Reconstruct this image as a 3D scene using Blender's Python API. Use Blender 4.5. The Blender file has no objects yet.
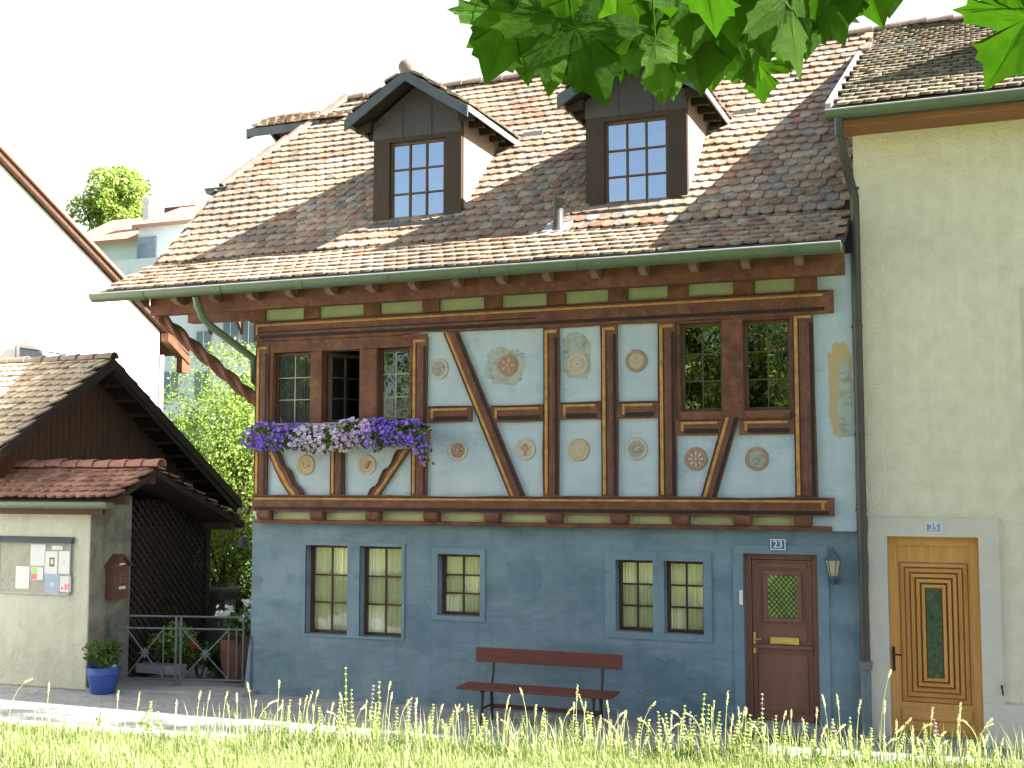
import bpy, bmesh, math, random
from mathutils import Vector, Matrix, noise
RND = random.Random(11)
rad = math.radians
PI = math.pi
S = bpy.context.scene
COL = S.collection
# ------------------------------------------------------------------ camera
YAW, PITCH, FPX = rad(21.4), rad(4.67), 1213.0
CAM = Vector((0, -14.5, 2.8))
FWD = Vector((-math.sin(YAW)*math.cos(PITCH), math.cos(YAW)*math.cos(PITCH), math.sin(PITCH)))
RGT = Vector((math.cos(YAW), math.sin(YAW), 0))
UPV = RGT.cross(FWD)
cd = bpy.data.cameras.new('camera')
cam = bpy.data.objects.new('camera', cd); COL.objects.link(cam)
cam.matrix_world = Matrix.Translation(CAM) @ Matrix((RGT, UPV, -FWD)).transposed().to_4x4()
cd.sensor_width = 36; cd.lens = FPX/1024*36; cd.clip_start = .05; cd.clip_end = 3000
S.camera = cam
# ------------------------------------------------------------------ light
SUN_EL, SUN_AZ = rad(37.3), rad(5.0)      # azimuth measured from +X towards +Y
SUNV = Vector((math.cos(SUN_EL)*math.cos(SUN_AZ), math.cos(SUN_EL)*math.sin(SUN_AZ), math.sin(SUN_EL)))
sl = bpy.data.lights.new('sun', 'SUN'); sl.energy = 5.0; sl.angle = rad(.5); sl.color = (1, .945, .86)
so = bpy.data.objects.new('sun', sl); COL.objects.link(so)
so.rotation_euler = SUNV.to_track_quat('Z', 'Y').to_euler()
W = bpy.data.worlds.new('World'); S.world = W; W.use_nodes = True
wn = W.node_tree; sky = wn.nodes.new('ShaderNodeTexSky'); sky.sky_type = 'NISHITA'
sky.sun_disc = False; sky.sun_elevation = SUN_EL; sky.sun_rotation = PI/2 - SUN_AZ
sky.air_density = 1.0; sky.dust_density = 3.0; sky.ozone_density = .6
bg = wn.nodes['Background']; bg.inputs[1].default_value = .054
# sky colour saturated a little; an added white veil burns out the north-west side
hs = wn.nodes.new('ShaderNodeHueSaturation'); hs.inputs['Saturation'].default_value = 1.12; wn.links.new(sky.outputs[0], hs.inputs['Color'])
tcw = wn.nodes.new('ShaderNodeTexCoord'); dp_ = wn.nodes.new('ShaderNodeVectorMath'); dp_.operation = 'DOT_PRODUCT'; dp_.inputs[1].default_value = (-.36, .93, -.05)
wn.links.new(tcw.outputs['Generated'], dp_.inputs[0])
nz = wn.nodes.new('ShaderNodeTexNoise'); nz.inputs['Scale'].default_value = 2.2; nz.inputs['Detail'].default_value = 5; wn.links.new(tcw.outputs['Generated'], nz.inputs['Vector'])
ad = wn.nodes.new('ShaderNodeMath'); ad.operation = 'MULTIPLY_ADD'; wn.links.new(nz.outputs['Fac'], ad.inputs[0]); ad.inputs[1].default_value = .35; wn.links.new(dp_.outputs['Value'], ad.inputs[2])
mrw = wn.nodes.new('ShaderNodeMapRange'); mrw.interpolation_type = 'SMOOTHSTEP'; mrw.inputs[1].default_value = .15; mrw.inputs[2].default_value = .85; mrw.inputs[3].default_value = 0; mrw.inputs[4].default_value = .9
wn.links.new(ad.outputs[0], mrw.inputs[0])
mxw = wn.nodes.new('ShaderNodeMix'); mxw.data_type = 'RGBA'; wn.links.new(mrw.outputs[0], mxw.inputs[0]); wn.links.new(hs.outputs[0], mxw.inputs[6]); mxw.inputs[7].default_value = (4.0, 4.0, 3.85, 1)
wn.links.new(mxw.outputs[2], bg.inputs[0])
S.view_settings.view_transform = 'Standard'; S.view_settings.look = 'None'
S.view_settings.exposure = 2.7; S.view_settings.gamma = 1

# ------------------------------------------------------------------ helpers
def ray(u, v):
    return (FWD*FPX + RGT*(u-512) + UPV*(384-v)).normalized()
def at(u, v, Y):
    d = ray(u, v); return CAM + d*((Y-CAM.y)/d.y)
def atX(u, v, X):
    d = ray(u, v); return CAM + d*((X-CAM.x)/d.x)
def atZ(u, v, Z):
    d = ray(u, v); return CAM + d*((Z-CAM.z)/d.z)

class MB:
    def __init__(s): s.v = []; s.f = []; s.m = []; s.c = []; s.col = None
    def face(s, pts, m=0):
        n = len(s.v); s.v += [tuple(p) for p in pts]; s.f.append(tuple(range(n, n+len(pts)))); s.m.append(m); s.c.append(s.col)
        return s
    def raw(s, vs, fs, m=0):
        n = len(s.v); s.v += [tuple(p) for p in vs]
        for f in fs: s.f.append(tuple(i+n for i in f)); s.m.append(m); s.c.append(s.col)
        return s
    def box(s, x0, x1, y0, y1, z0, z1, m=0):
        vs = [(x, y, z) for x in (x0, x1) for y in (y0, y1) for z in (z0, z1)]
        return s.raw(vs, [(0,1,3,2),(4,6,7,5),(0,4,5,1),(2,3,7,6),(0,2,6,4),(1,5,7,3)], m)
    def prism(s, poly, ax, a, b, m=0):
        def P(p, t):
            return {'X': (t, p[0], p[1]), 'Y': (p[0], t, p[1]), 'Z': (p[0], p[1], t)}[ax]
        n = len(poly); vs = [P(p, a) for p in poly]+[P(p, b) for p in poly]
        fs = [tuple(range(n)), tuple(range(2*n-1, n-1, -1))]+[(i, i+n, (i+1) % n+n, (i+1) % n) for i in range(n)]
        return s.raw(vs, fs, m)
    def tube(s, pts, r, n=8, m=0, cap=True):
        pts = [Vector(p) for p in pts]; rs = r if isinstance(r, (list, tuple)) else [r]*len(pts)
        vs = []; prev = None
        for i, p in enumerate(pts):
            t = (pts[min(i+1, len(pts)-1)]-pts[max(i-1, 0)])
            t = t.normalized() if t.length > 1e-9 else Vector((0, 0, 1))
            a = prev - t*prev.dot(t) if prev is not None else t.orthogonal()
            if a.length < 1e-6: a = t.orthogonal()
            a.normalize(); prev = a; b = t.cross(a)
            vs += [p + (a*math.cos(2*PI*k/n)+b*math.sin(2*PI*k/n))*rs[i] for k in range(n)]
        fs = []
        for i in range(len(pts)-1):
            for k in range(n):
                fs.append((i*n+k, i*n+(k+1) % n, (i+1)*n+(k+1) % n, (i+1)*n+k))
        if cap: fs += [tuple(range(n-1, -1, -1)), tuple(range((len(pts)-1)*n, len(pts)*n))]
        return s.raw(vs, fs, m)
    def lathe(s, prof, c, n=24, m=0, ax='Z'):
        vs = []; c = Vector(c)
        for (r, h) in prof:
            for k in range(n):
                a = 2*PI*k/n
                d = {'Z': (r*math.cos(a), r*math.sin(a), h), 'Y': (r*math.cos(a), h, r*math.sin(a)), 'X': (h, r*math.cos(a), r*math.sin(a))}[ax]
                vs.append(c+Vector(d))
        fs = [(i*n+k, i*n+(k+1) % n, (i+1)*n+(k+1) % n, (i+1)*n+k) for i in range(len(prof)-1) for k in range(n)]
        fs += [tuple(range(n-1, -1, -1)), tuple(range((len(prof)-1)*n, len(prof)*n))]
        return s.raw(vs, fs, m)
    def build(s, name, mats, parent=None, smooth=False, bevel=0):
        me = bpy.data.meshes.new(name)
        off = Vector((0, 0, 0)); p = parent
        while p is not None: off += p.location; p = p.parent
        me.from_pydata([tuple(Vector(v)-off) for v in s.v], [], s.f)
        for m in (mats if isinstance(mats, (list, tuple)) else [mats]): me.materials.append(m)
        me.polygons.foreach_set('material_index', s.m)
        if any(c is not None for c in s.c):
            ca = me.color_attributes.new('tint', 'FLOAT_COLOR', 'CORNER')
            buf = []
            for f, c in zip(s.f, s.c):
                c = c or (.5, .5, .5); buf += [c[0], c[1], c[2], 1]*len(f)
            ca.data.foreach_set('color', buf)
        bm = bmesh.new(); bm.from_mesh(me)
        if not any(c is not None for c in s.c): bmesh.ops.recalc_face_normals(bm, faces=bm.faces)
        bm.to_mesh(me); bm.free()
        if smooth:
            me.polygons.foreach_set('use_smooth', [True]*len(me.polygons))
            if hasattr(me, 'set_sharp_from_angle'): me.set_sharp_from_angle(angle=rad(40))
        o = bpy.data.objects.new(name, me); COL.objects.link(o)
        if parent is not None: o.parent = parent
        if bevel:
            b = o.modifiers.new('bevel', 'BEVEL'); b.width = bevel; b.segments = 2; b.limit_method = 'ANGLE'; b.angle_limit = rad(35)
        return o
def thing(name, label, cat, loc=(0, 0, 0), group=None):
    o = bpy.data.objects.new(name, None); COL.objects.link(o); o.location = loc; o.empty_display_size = .1
    return tag(o, label, cat, group)
def tag(o, label, cat, group=None):
    o['label'] = label; o['category'] = cat
    if group: o['group'] = group
    return o
def lab(o, label): o['label'] = label; return o
def struct(o, kind='structure'): o['kind'] = kind; return o
def dup(root, loc, rotz=0, label=None, scale=None):
    r = root.copy(); COL.objects.link(r); r.location = loc; r.rotation_euler = (0, 0, rotz)
    if scale: r.scale = (scale,)*3
    if label: r['label'] = label
    for ch in list(root.children):
        c = ch.copy(); COL.objects.link(c); c.parent = r
        for g in list(ch.children):
            d = g.copy(); COL.objects.link(d); d.parent = c
    return r

# ------------------------------------------------------------------ materials
def mat(name, c1, c2=None, scale=6, rough=.85, bump=0, bscale=30, stretch=(1, 1, 1), detail=6, spec=.3, metal=0, mix=(.35, .65), c3=None, s3=1.2, m3=(.55, .7), bdist=.02, streak=0):
    m = bpy.data.materials.new(name); m.use_nodes = True; t = m.node_tree; N = t.nodes; L = t.links
    b = N['Principled BSDF']; b.inputs['Roughness'].default_value = rough; b.inputs['Metallic'].default_value = metal
    b.inputs['Specular IOR Level'].default_value = spec; b.inputs['Base Color'].default_value = (*c1, 1)
    tc = N.new('ShaderNodeTexCoord'); mp = N.new('ShaderNodeMapping'); mp.inputs['Scale'].default_value = stretch
    L.new(tc.outputs['Object'], mp.inputs['Vector'])
    if c2:
        n = N.new('ShaderNodeTexNoise'); n.inputs['Scale'].default_value = scale; n.inputs['Detail'].default_value = detail; n.inputs['Roughness'].default_value = .62
        L.new(mp.outputs[0], n.inputs['Vector'])
        r = N.new('ShaderNodeValToRGB'); r.color_ramp.elements[0].position = mix[0]; r.color_ramp.elements[1].position = mix[1]
        r.color_ramp.elements[0].color = (*c1, 1); r.color_ramp.elements[1].color = (*c2, 1)
        L.new(n.outputs['Fac'], r.inputs[0]); out = r.outputs[0]
        if c3:
            n3 = N.new('ShaderNodeTexNoise'); n3.inputs['Scale'].default_value = s3; n3.inputs['Detail'].default_value = 7; n3.inputs['Roughness'].default_value = .7
            L.new(mp.outputs[0], n3.inputs['Vector'])
            r3 = N.new('ShaderNodeValToRGB'); r3.color_ramp.elements[0].position = m3[0]; r3.color_ramp.elements[1].position = m3[1]
            r3.color_ramp.elements[0].color = (0, 0, 0, 1); r3.color_ramp.elements[1].color = (1, 1, 1, 1)
            L.new(n3.outputs['Fac'], r3.inputs[0])
            mx = N.new('ShaderNodeMix'); mx.data_type = 'RGBA'; L.new(r3.outputs[0], mx.inputs[0]); L.new(out, mx.inputs[6]); mx.inputs[7].default_value = (*c3, 1); out = mx.outputs[2]
        if streak:
            mp4 = N.new('ShaderNodeMapping'); mp4.inputs['Scale'].default_value = (4, 4, .35); L.new(tc.outputs['Object'], mp4.inputs[0])
            n4 = N.new('ShaderNodeTexNoise'); n4.inputs['Scale'].default_value = 1.4; n4.inputs['Detail'].default_value = 8; n4.inputs['Roughness'].default_value = .7; L.new(mp4.outputs[0], n4.inputs['Vector'])
            m4 = N.new('ShaderNodeMapRange'); m4.inputs[1].default_value = .42; m4.inputs[2].default_value = .7; m4.inputs[3].default_value = 1.0; m4.inputs[4].default_value = 1-streak; L.new(n4.outputs['Fac'], m4.inputs[0])
            x4 = N.new('ShaderNodeMix'); x4.data_type = 'RGBA'; x4.blend_type = 'MULTIPLY'; x4.inputs[0].default_value = 1; L.new(out, x4.inputs[6]); L.new(m4.outputs[0], x4.inputs[7]); out = x4.outputs[2]
        L.new(out, b.inputs['Base Color'])
    if bump:
        n2 = N.new('ShaderNodeTexNoise'); n2.inputs['Scale'].default_value = bscale; n2.inputs['Detail'].default_value = 5
        L.new(mp.outputs[0], n2.inputs['Vector'])
        bp = N.new('ShaderNodeBump'); bp.inputs['Strength'].default_value = bump; bp.inputs['Distance'].default_value = bdist
        L.new(n2.outputs['Fac'], bp.inputs['Height']); L.new(bp.outputs[0], b.inputs['Normal'])
    return m
def tintmat(name, rough=.8, bump=.3, bscale=60, trans=0, mul=(1, 1, 1), var=.35, vscale=9, spec=.25, obj=False, lichen=0):
    """colour from the per-piece 'tint' attribute, broken up by noise; optional leaf translucency"""
    m = bpy.data.materials.new(name); m.use_nodes = True; t = m.node_tree; N = t.nodes; L = t.links
    b = N['Principled BSDF']; b.inputs['Roughness'].default_value = rough; b.inputs['Specular IOR Level'].default_value = spec
    a = N.new('ShaderNodeAttribute'); a.attribute_name = 'tint'
    tc = N.new('ShaderNodeTexCoord'); n = N.new('ShaderNodeTexNoise'); n.inputs['Scale'].default_value = vscale; n.inputs['Detail'].default_value = 6
    L.new(tc.outputs['Object'], n.inputs['Vector'])
    mr = N.new('ShaderNodeMapRange'); mr.inputs[1].default_value = .3; mr.inputs[2].default_value = .7; mr.inputs[3].default_value = 1-var; mr.inputs[4].default_value = 1+var
    L.new(n.outputs['Fac'], mr.inputs[0])
    mx = N.new('ShaderNodeMix'); mx.data_type = 'RGBA'; mx.blend_type = 'MULTIPLY'; mx.inputs[0].default_value = 1
    L.new(a.outputs['Color'], mx.inputs[6]); L.new(mr.outputs[0], mx.inputs[7]); out = mx.outputs[2]
    if obj:
        oi = N.new('ShaderNodeObjectInfo'); mr2 = N.new('ShaderNodeMapRange'); mr2.inputs[3].default_value = .75; mr2.inputs[4].default_value = 1.25
        L.new(oi.outputs['Random'], mr2.inputs[0]); mx2 = N.new('ShaderNodeMix'); mx2.data_type = 'RGBA'; mx2.blend_type = 'MULTIPLY'; mx2.inputs[0].default_value = 1
        L.new(out, mx2.inputs[6]); L.new(mr2.outputs[0], mx2.inputs[7]); out = mx2.outputs[2]
    if lichen:
        for sc, lo, hi, colr, amt in ((26, .62, .68, (.34, .35, .27, 1), lichen), (1.1, .52, .72, (.10, .095, .075, 1), .55)):
            nl = N.new('ShaderNodeTexNoise'); nl.inputs['Scale'].default_value = sc; nl.inputs['Detail'].default_value = 5; L.new(tc.outputs['Object'], nl.inputs['Vector'])
            ml = N.new('ShaderNodeMapRange'); ml.inputs[1].default_value = lo; ml.inputs[2].default_value = hi; ml.inputs[3].default_value = 0; ml.inputs[4].default_value = amt; L.new(nl.outputs['Fac'], ml.inputs[0])
            xl = N.new('ShaderNodeMix'); xl.data_type = 'RGBA'; L.new(ml.outputs[0], xl.inputs[0]); L.new(out, xl.inputs[6]); xl.inputs[7].default_value = colr; out = xl.outputs[2]
    L.new(out, b.inputs['Base Color'])
    if bump:
        n2 = N.new('ShaderNodeTexNoise'); n2.inputs['Scale'].default_value = bscale; L.new(tc.outputs['Object'], n2.inputs['Vector'])
        bp = N.new('ShaderNodeBump'); bp.inputs['Strength'].default_value = bump; bp.inputs['Distance'].default_value = .01
        L.new(n2.outputs['Fac'], bp.inputs['Height']); L.new(bp.outputs[0], b.inputs['Normal'])
    if trans:
        tr = N.new('ShaderNodeBsdfTranslucent'); g = N.new('ShaderNodeMix'); g.data_type = 'RGBA'; g.blend_type = 'MULTIPLY'; g.inputs[0].default_value = 1
        L.new(out, g.inputs[6]); g.inputs[7].default_value = (*mul, 1); L.new(g.outputs[2], tr.inputs['Color'])
        ms = N.new('ShaderNodeMixShader'); ms.inputs[0].default_value = trans
        L.new(b.outputs[0], ms.inputs[1]); L.new(tr.outputs[0], ms.inputs[2]); L.new(ms.outputs[0], N['Material Output'].inputs[0])
    return m
def glassmat(name, refl=.2, tint=(.9, .93, .9), gtint=(1, 1, 1), wob=.02):
    m = bpy.data.materials.new(name); m.use_nodes = True; t = m.node_tree; N = t.nodes; L = t.links
    N.remove(N['Principled BSDF'])
    tr = N.new('ShaderNodeBsdfTransparent'); tr.inputs[0].default_value = (*tint, 1)
    gl = N.new('ShaderNodeBsdfGlossy'); gl.inputs['Roughness'].default_value = .01; gl.inputs[0].default_value = (*gtint, 1)
    tc = N.new('ShaderNodeTexCoord'); n = N.new('ShaderNodeTexNoise'); n.inputs['Scale'].default_value = 5
    L.new(tc.outputs['Object'], n.inputs['Vector']); bp = N.new('ShaderNodeBump'); bp.inputs['Strength'].default_value = wob*4; bp.inputs['Distance'].default_value = .02
    L.new(n.outputs['Fac'], bp.inputs['Height']); L.new(bp.outputs[0], gl.inputs['Normal'])
    fr = N.new('ShaderNodeFresnel'); fr.inputs['IOR'].default_value = 1.5
    mr = N.new('ShaderNodeMapRange'); mr.inputs[1].default_value = .04; mr.inputs[2].default_value = 1; mr.inputs[3].default_value = refl; mr.inputs[4].default_value = 1
    L.new(fr.outputs[0], mr.inputs[0])
    ms = N.new('ShaderNodeMixShader'); L.new(mr.outputs[0], ms.inputs[0]); L.new(tr.outputs[0], ms.inputs[1]); L.new(gl.outputs[0], ms.inputs[2])
    L.new(ms.outputs[0], N['Material Output'].inputs[0]); return m

M = {}
M['blue_wall'] = mat('blue_grey_plaster', (.122, .180, .215), (.165, .23, .262), 1.6, .9, .5, 7, (.8, 1, 1.7), c3=(.082, .13, .163), s3=.9, m3=(.45, .68), bdist=.03, streak=.14)
M['pale_wall'] = mat('pale_blue_plaster', (.305, .37, .41), (.36, .42, .445), 1.6, .9, .3, 9, (1, 1, 2), c3=(.24, .30, .33), s3=1.1, streak=.08)
M['surround'] = mat('window_surround_plaster', (.114, .173, .211), (.15, .22, .255), 2.2, .9, .4, 14, c3=(.09, .12, .142), s3=1.5)
M['timber'] = mat('red_brown_timber', (.140, .055, .030), (.075, .030, .018), 5, .7, .5, 14, (1, 1, 1), c3=(.19, .085, .05), s3=6, m3=(.52, .75), spec=.25)
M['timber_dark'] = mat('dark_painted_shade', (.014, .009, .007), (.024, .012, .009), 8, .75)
M['ochre'] = mat('ochre_paint_line', (.42, .23, .06), (.26, .125, .036), 9, .75, .2, 30)
M['timber_rose'] = mat('dull_rose_paint_line', (.13, .06, .05), (.085, .036, .028), 9, .75)
M['green_panel'] = mat('green_panel', (.27, .30, .17), (.22, .25, .135), 3, .85, .2, 20)
M['med_cream'] = mat('medallion_cream', (.40, .37, .30), (.32, .30, .25), 30, .85, .4, 60)
M['med_red'] = mat('medallion_red', (.25, .135, .095), (.31, .19, .13), 40, .85, .4, 60)
M['med_ochre'] = mat('medallion_ochre', (.36, .27, .15), (.40, .31, .19), 40, .85, .4, 60)
M['med_green'] = mat('medallion_green', (.20, .26, .20), (.28, .27, .22), 40, .85, .4, 60)
M['med_grey'] = mat('medallion_grey', (.21, .21, .19), (.27, .26, .23), 40, .85, .4, 60)
M['old_paint'] = mat('old_painting_remnant', (.34, .33, .22), (.17, .20, .17), 7, .95, .4, 30, c3=(.27, .31, .30), s3=11, m3=(.47, .53))
M['old_ochre'] = mat('old_ochre_plaster', (.37, .265, .12), (.33, .275, .17), 8, .95, .3, 30)
M['tile'] = tintmat('roof_tile', .85, .5, 45, var=.4, vscale=7, lichen=.75)
M['tile_deck'] = mat('roof_deck', (.06, .035, .025), (.08, .05, .035), 4, .9)
M['ridge'] = mat('ridge_tile', (.18, .14, .115), (.12, .09, .075), 5, .85, .4, 30, c3=(.23, .19, .16), s3=4)
M['gutter_green'] = mat('green_gutter_paint', (.065, .10, .052), (.085, .12, .065), 3, .45, spec=.4, c3=(.055, .08, .055), s3=3)
M['tin'] = mat('blue_grey_tin', (.045, .06, .072), (.065, .08, .09), 4, .5, spec=.4)
M['lead'] = mat('lead_flashing', (.30, .31, .31), (.22, .23, .24), 6, .5, spec=.4)
M['pipe'] = mat('dark_bronze_downpipe', (.032, .034, .03), (.048, .045, .036), 5, .5, spec=.4)
M['pipe_grey'] = mat('cast_iron_standpipe', (.085, .11, .13), (.11, .14, .155), 5, .6)
M['dormer'] = mat('dormer_brown_sheet', (.046, .041, .042), (.056, .049, .049), 3, .6, .1, 20, spec=.3)
M['dormer_dark'] = mat('dormer_dark_boards', (.030, .020, .013), (.04, .025, .016), 5, .6, .3, 20, (1, 1, .3))
M['cheek'] = mat('dormer_cheek', (.26, .20, .16), (.22, .17, .135), 4, .7, .1, 20)
M['frame_brown'] = mat('brown_window_frame', (.092, .054, .034), (.07, .04, .026), 8, .6, .2, 40)
M['frame_red'] = mat('red_brown_window_frame', (.085, .034, .022), (.065, .026, .018), 8, .6, .2, 40)
M['lead_bar'] = mat('pale_glazing_bar', (.30, .29, .23), (.24, .23, .18), 8, .6)
M['glass_sky'] = glassmat('dormer_glass', .52, (.55, .6, .65), (.95, .97, 1))
M['glass'] = glassmat('window_glass', .07, (.97, .98, .95))
M['glass_dark'] = glassmat('upper_window_glass', .14, (.5, .52, .5))
M['curtain'] = mat('cream_curtain', (.84, .83, .50), (.88, .87, .56), 4, .9, .2, 12, (6, 1, .5))
M['curtain_pale'] = mat('pale_curtain', (.78, .78, .48), (.82, .83, .55), 4, .9, .2, 12, (6, 1, .5))
M['curtain_grey'] = mat('grey_net_curtain', (.20, .215, .24), (.25, .265, .29), 4, .9)
M['dark_room'] = mat('dark_room', (.03, .024, .02), (.045, .035, .028), 2, .9)
M['door_brown'] = mat('brown_door', (.150, .066, .042), (.172, .078, .050), 4, .55, .15, 30, (3, 1, .4), spec=.35)
M['brass'] = mat('brass', (.72, .52, .12), (.62, .43, .10), 8, .3, metal=.7)
M['iron'] = mat('black_iron', (.018, .019, .02), (.03, .03, .03), 12, .5)
M['iron_grey'] = mat('grey_gate_iron', (.075, .09, .095), (.10, .12, .125), 10, .5, metal=.2)
M['white'] = mat('white_enamel', (.62, .62, .60), (.56, .56, .54), 6, .5)
M['sign_blue'] = mat('blue_enamel', (.03, .085, .24), (.035, .10, .26), 6, .4)
M['sign_pale'] = mat('faded_blue_enamel', (.15, .24, .38), (.17, .27, .4), 6, .5)
M['stucco'] = mat('yellow_roughcast', (.63, .575, .44), (.55, .50, .37), 5, .95, .55, 30, c3=(.57, .545, .43), s3=1.0, streak=.07, bdist=.035)
M['stone'] = mat('pale_green_limestone', (.50, .485, .40), (.45, .44, .36), 5, .85, .2, 30)
M['concrete'] = mat('concrete', (.25, .255, .25), (.19, .20, .195), 5, .9, .4, 30)
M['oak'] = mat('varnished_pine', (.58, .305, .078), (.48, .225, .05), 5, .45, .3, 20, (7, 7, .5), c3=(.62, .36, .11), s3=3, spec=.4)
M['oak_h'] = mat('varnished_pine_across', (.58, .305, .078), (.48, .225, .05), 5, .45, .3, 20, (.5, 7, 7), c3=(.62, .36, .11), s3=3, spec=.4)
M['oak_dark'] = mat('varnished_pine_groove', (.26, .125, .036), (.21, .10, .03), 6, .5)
M['bench_red'] = mat('red_brown_bench_paint', (.13, .040, .028), (.10, .032, .022), 6, .6, .2, 30, (.5, 3, 3))
M['hut_wall'] = mat('old_cement_plaster', (.40, .41, .345), (.345, .35, .29), 2.2, .95, .5, 16, c3=(.29, .295, .24), s3=1.3, streak=.1, m3=(.5, .72), bdist=.03)
M['hut_stain'] = mat('stained_cement_plaster', (.19, .19, .15), (.105, .105, .085), 2.6, .95, .5, 16, c3=(.26, .265, .21), s3=1.6, m3=(.5, .72), bdist=.03)
M['barn_board'] = mat('brown_barn_board', (.09, .046, .028), (.055, .028, .019), 7, .85, .5, 25, (4, 4, .4))
M['barn_dark'] = mat('dark_barn_timber', (.020, .013, .010), (.028, .018, .013), 5, .9)
M['white_wall'] = mat('white_plaster', (.70, .67, .62), (.76, .73, .68), 3, .9, .2, 20)
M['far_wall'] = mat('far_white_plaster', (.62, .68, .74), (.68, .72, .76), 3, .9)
M['far_glass'] = mat('far_window', (.12, .16, .2), (.2, .25, .3), 2, .2)
M['far_roof'] = mat('far_tile_roof', (.40, .22, .15), (.33, .18, .12), 4, .9)
M['pot_blue'] = mat('blue_glazed_pot', (.022, .06, .24), (.03, .075, .28), 5, .3, spec=.5)
M['soil'] = mat('soil', (.05, .035, .025), (.08, .06, .04), 20, .95)
M['board'] = mat('speckled_notice_board', (.28, .29, .24), (.22, .23, .195), 4, .9, c3=(.12, .11, .09), s3=22, m3=(.6, .64))
M['paper'] = mat('white_paper', (.50, .52, .52), (.46, .48, .48), 4, .8)
M['paper_blue'] = mat('pale_blue_paper', (.25, .32, .43), (.23, .29, .39), 4, .8)
M['ink'] = mat('grey_print', (.42, .44, .47), rough=.8)
M['pink'] = mat('pink_print', (.62, .10, .16), (.7, .2, .2), 30, .8)
M['leafgreen_print'] = mat('green_print', (.25, .5, .12), rough=.8)
M['mail'] = mat('copper_brown_mailbox', (.115, .055, .035), (.085, .04, .026), 6, .5, .2, 40, spec=.4)
M['bark'] = mat('bark', (.09, .07, .05), (.05, .04, .03), 8, .95, .8, 20, (4, 4, 1))
M['leaf'] = tintmat('tree_leaf', .6, 0, trans=.35, mul=(1.3, 1.4, .6), var=.25, vscale=3)
M['maple'] = tintmat('maple_leaf', .6, .15, 120, trans=.58, mul=(.80, .98, .26), var=.25, vscale=30, spec=.06, obj=True)
M['grass'] = tintmat('grass_blade', .7, 0, trans=.35, mul=(1.2, 1.3, .6), var=.2, vscale=5)
M['petal'] = tintmat('petal', .7, 0, trans=.25, var=.1, vscale=20)
M['clay'] = mat('terracotta', (.19, .085, .055), (.16, .068, .042), 5, .85)
M['lamp_glass'] = mat('lantern_frosted_glass', (.38, .36, .24), (.32, .31, .2), 8, .25, spec=.6)

# ================================================================== SETTING
GZ = -.08
def street_mat():
    m = mat('stone_paving', (.28, .295, .305), (.22, .23, .245), 3, .9, .4, 30, c3=(.33, .34, .345), s3=1.4)
    t = m.node_tree; N = t.nodes; L = t.links; b = N['Principled BSDF']
    tc = N.new('ShaderNodeTexCoord'); mp = N.new('ShaderNodeMapping'); mp.inputs['Scale'].default_value = (1.6, 2.6, 1)
    L.new(tc.outputs['Object'], mp.inputs[0])
    v = N.new('ShaderNodeTexVoronoi'); v.feature = 'DISTANCE_TO_EDGE'; v.inputs['Scale'].default_value = 3.4; L.new(mp.outputs[0], v.inputs['Vector'])
    r = N.new('ShaderNodeValToRGB'); r.color_ramp.elements[0].position = .01; r.color_ramp.elements[1].position = .07
    r.color_ramp.elements[0].color = (.62, .65, .5, 1); r.color_ramp.elements[1].color = (1, 1, 1, 1); L.new(v.outputs['Distance'], r.inputs[0])
    mx = N.new('ShaderNodeMix'); mx.data_type = 'RGBA'; mx.blend_type = 'MULTIPLY'; mx.inputs[0].default_value = 1
    src = b.inputs['Base Color'].links[0].from_socket
    L.new(src, mx.inputs[6]); L.new(r.outputs[0], mx.inputs[7]); L.new(mx.outputs[2], b.inputs['Base Color'])
    return m
M['street'] = street_mat()
M['ground'] = mat('rough_meadow_ground', (.07, .10, .03), (.10, .13, .04), .6, .95, .4, 8)
M['lawn_soil'] = mat('lawn_ground', (.13, .17, .05), (.19, .22, .075), 6, .95, .5, 40)
b = MB()
n = 40; ext = 900
b.face([(-ext, -ext, GZ-.03), (ext, -ext, GZ-.03), (ext, ext, GZ-.03), (-ext, ext, GZ-.03)])
struct(b.build('ground', M['ground']))
b = MB(); b.face([(-40, -12, GZ), (25, -12, GZ), (25, 2.2, GZ), (-40, 2.2, GZ)])
struct(b.build('street', M['street']))
# garden bank rising behind the houses
b = MB(); nx, ny = 24, 16
gv = []
for i in range(nx+1):
    for j in range(ny+1):
        x = -75+i*4.0; y = 9+j*4.0
        h = GZ-.02+max(0, y-10)*.17 + (noise.noise(Vector((x*.1, y*.1, 0)))*.5 if j else 0)
        gv.append((x, y, h))
b.raw(gv, [(i*(ny+1)+j, (i+1)*(ny+1)+j, (i+1)*(ny+1)+j+1, i*(ny+1)+j+1) for i in range(nx) for j in range(ny)])
struct(b.build('hillside', M['ground'], smooth=True))
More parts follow.
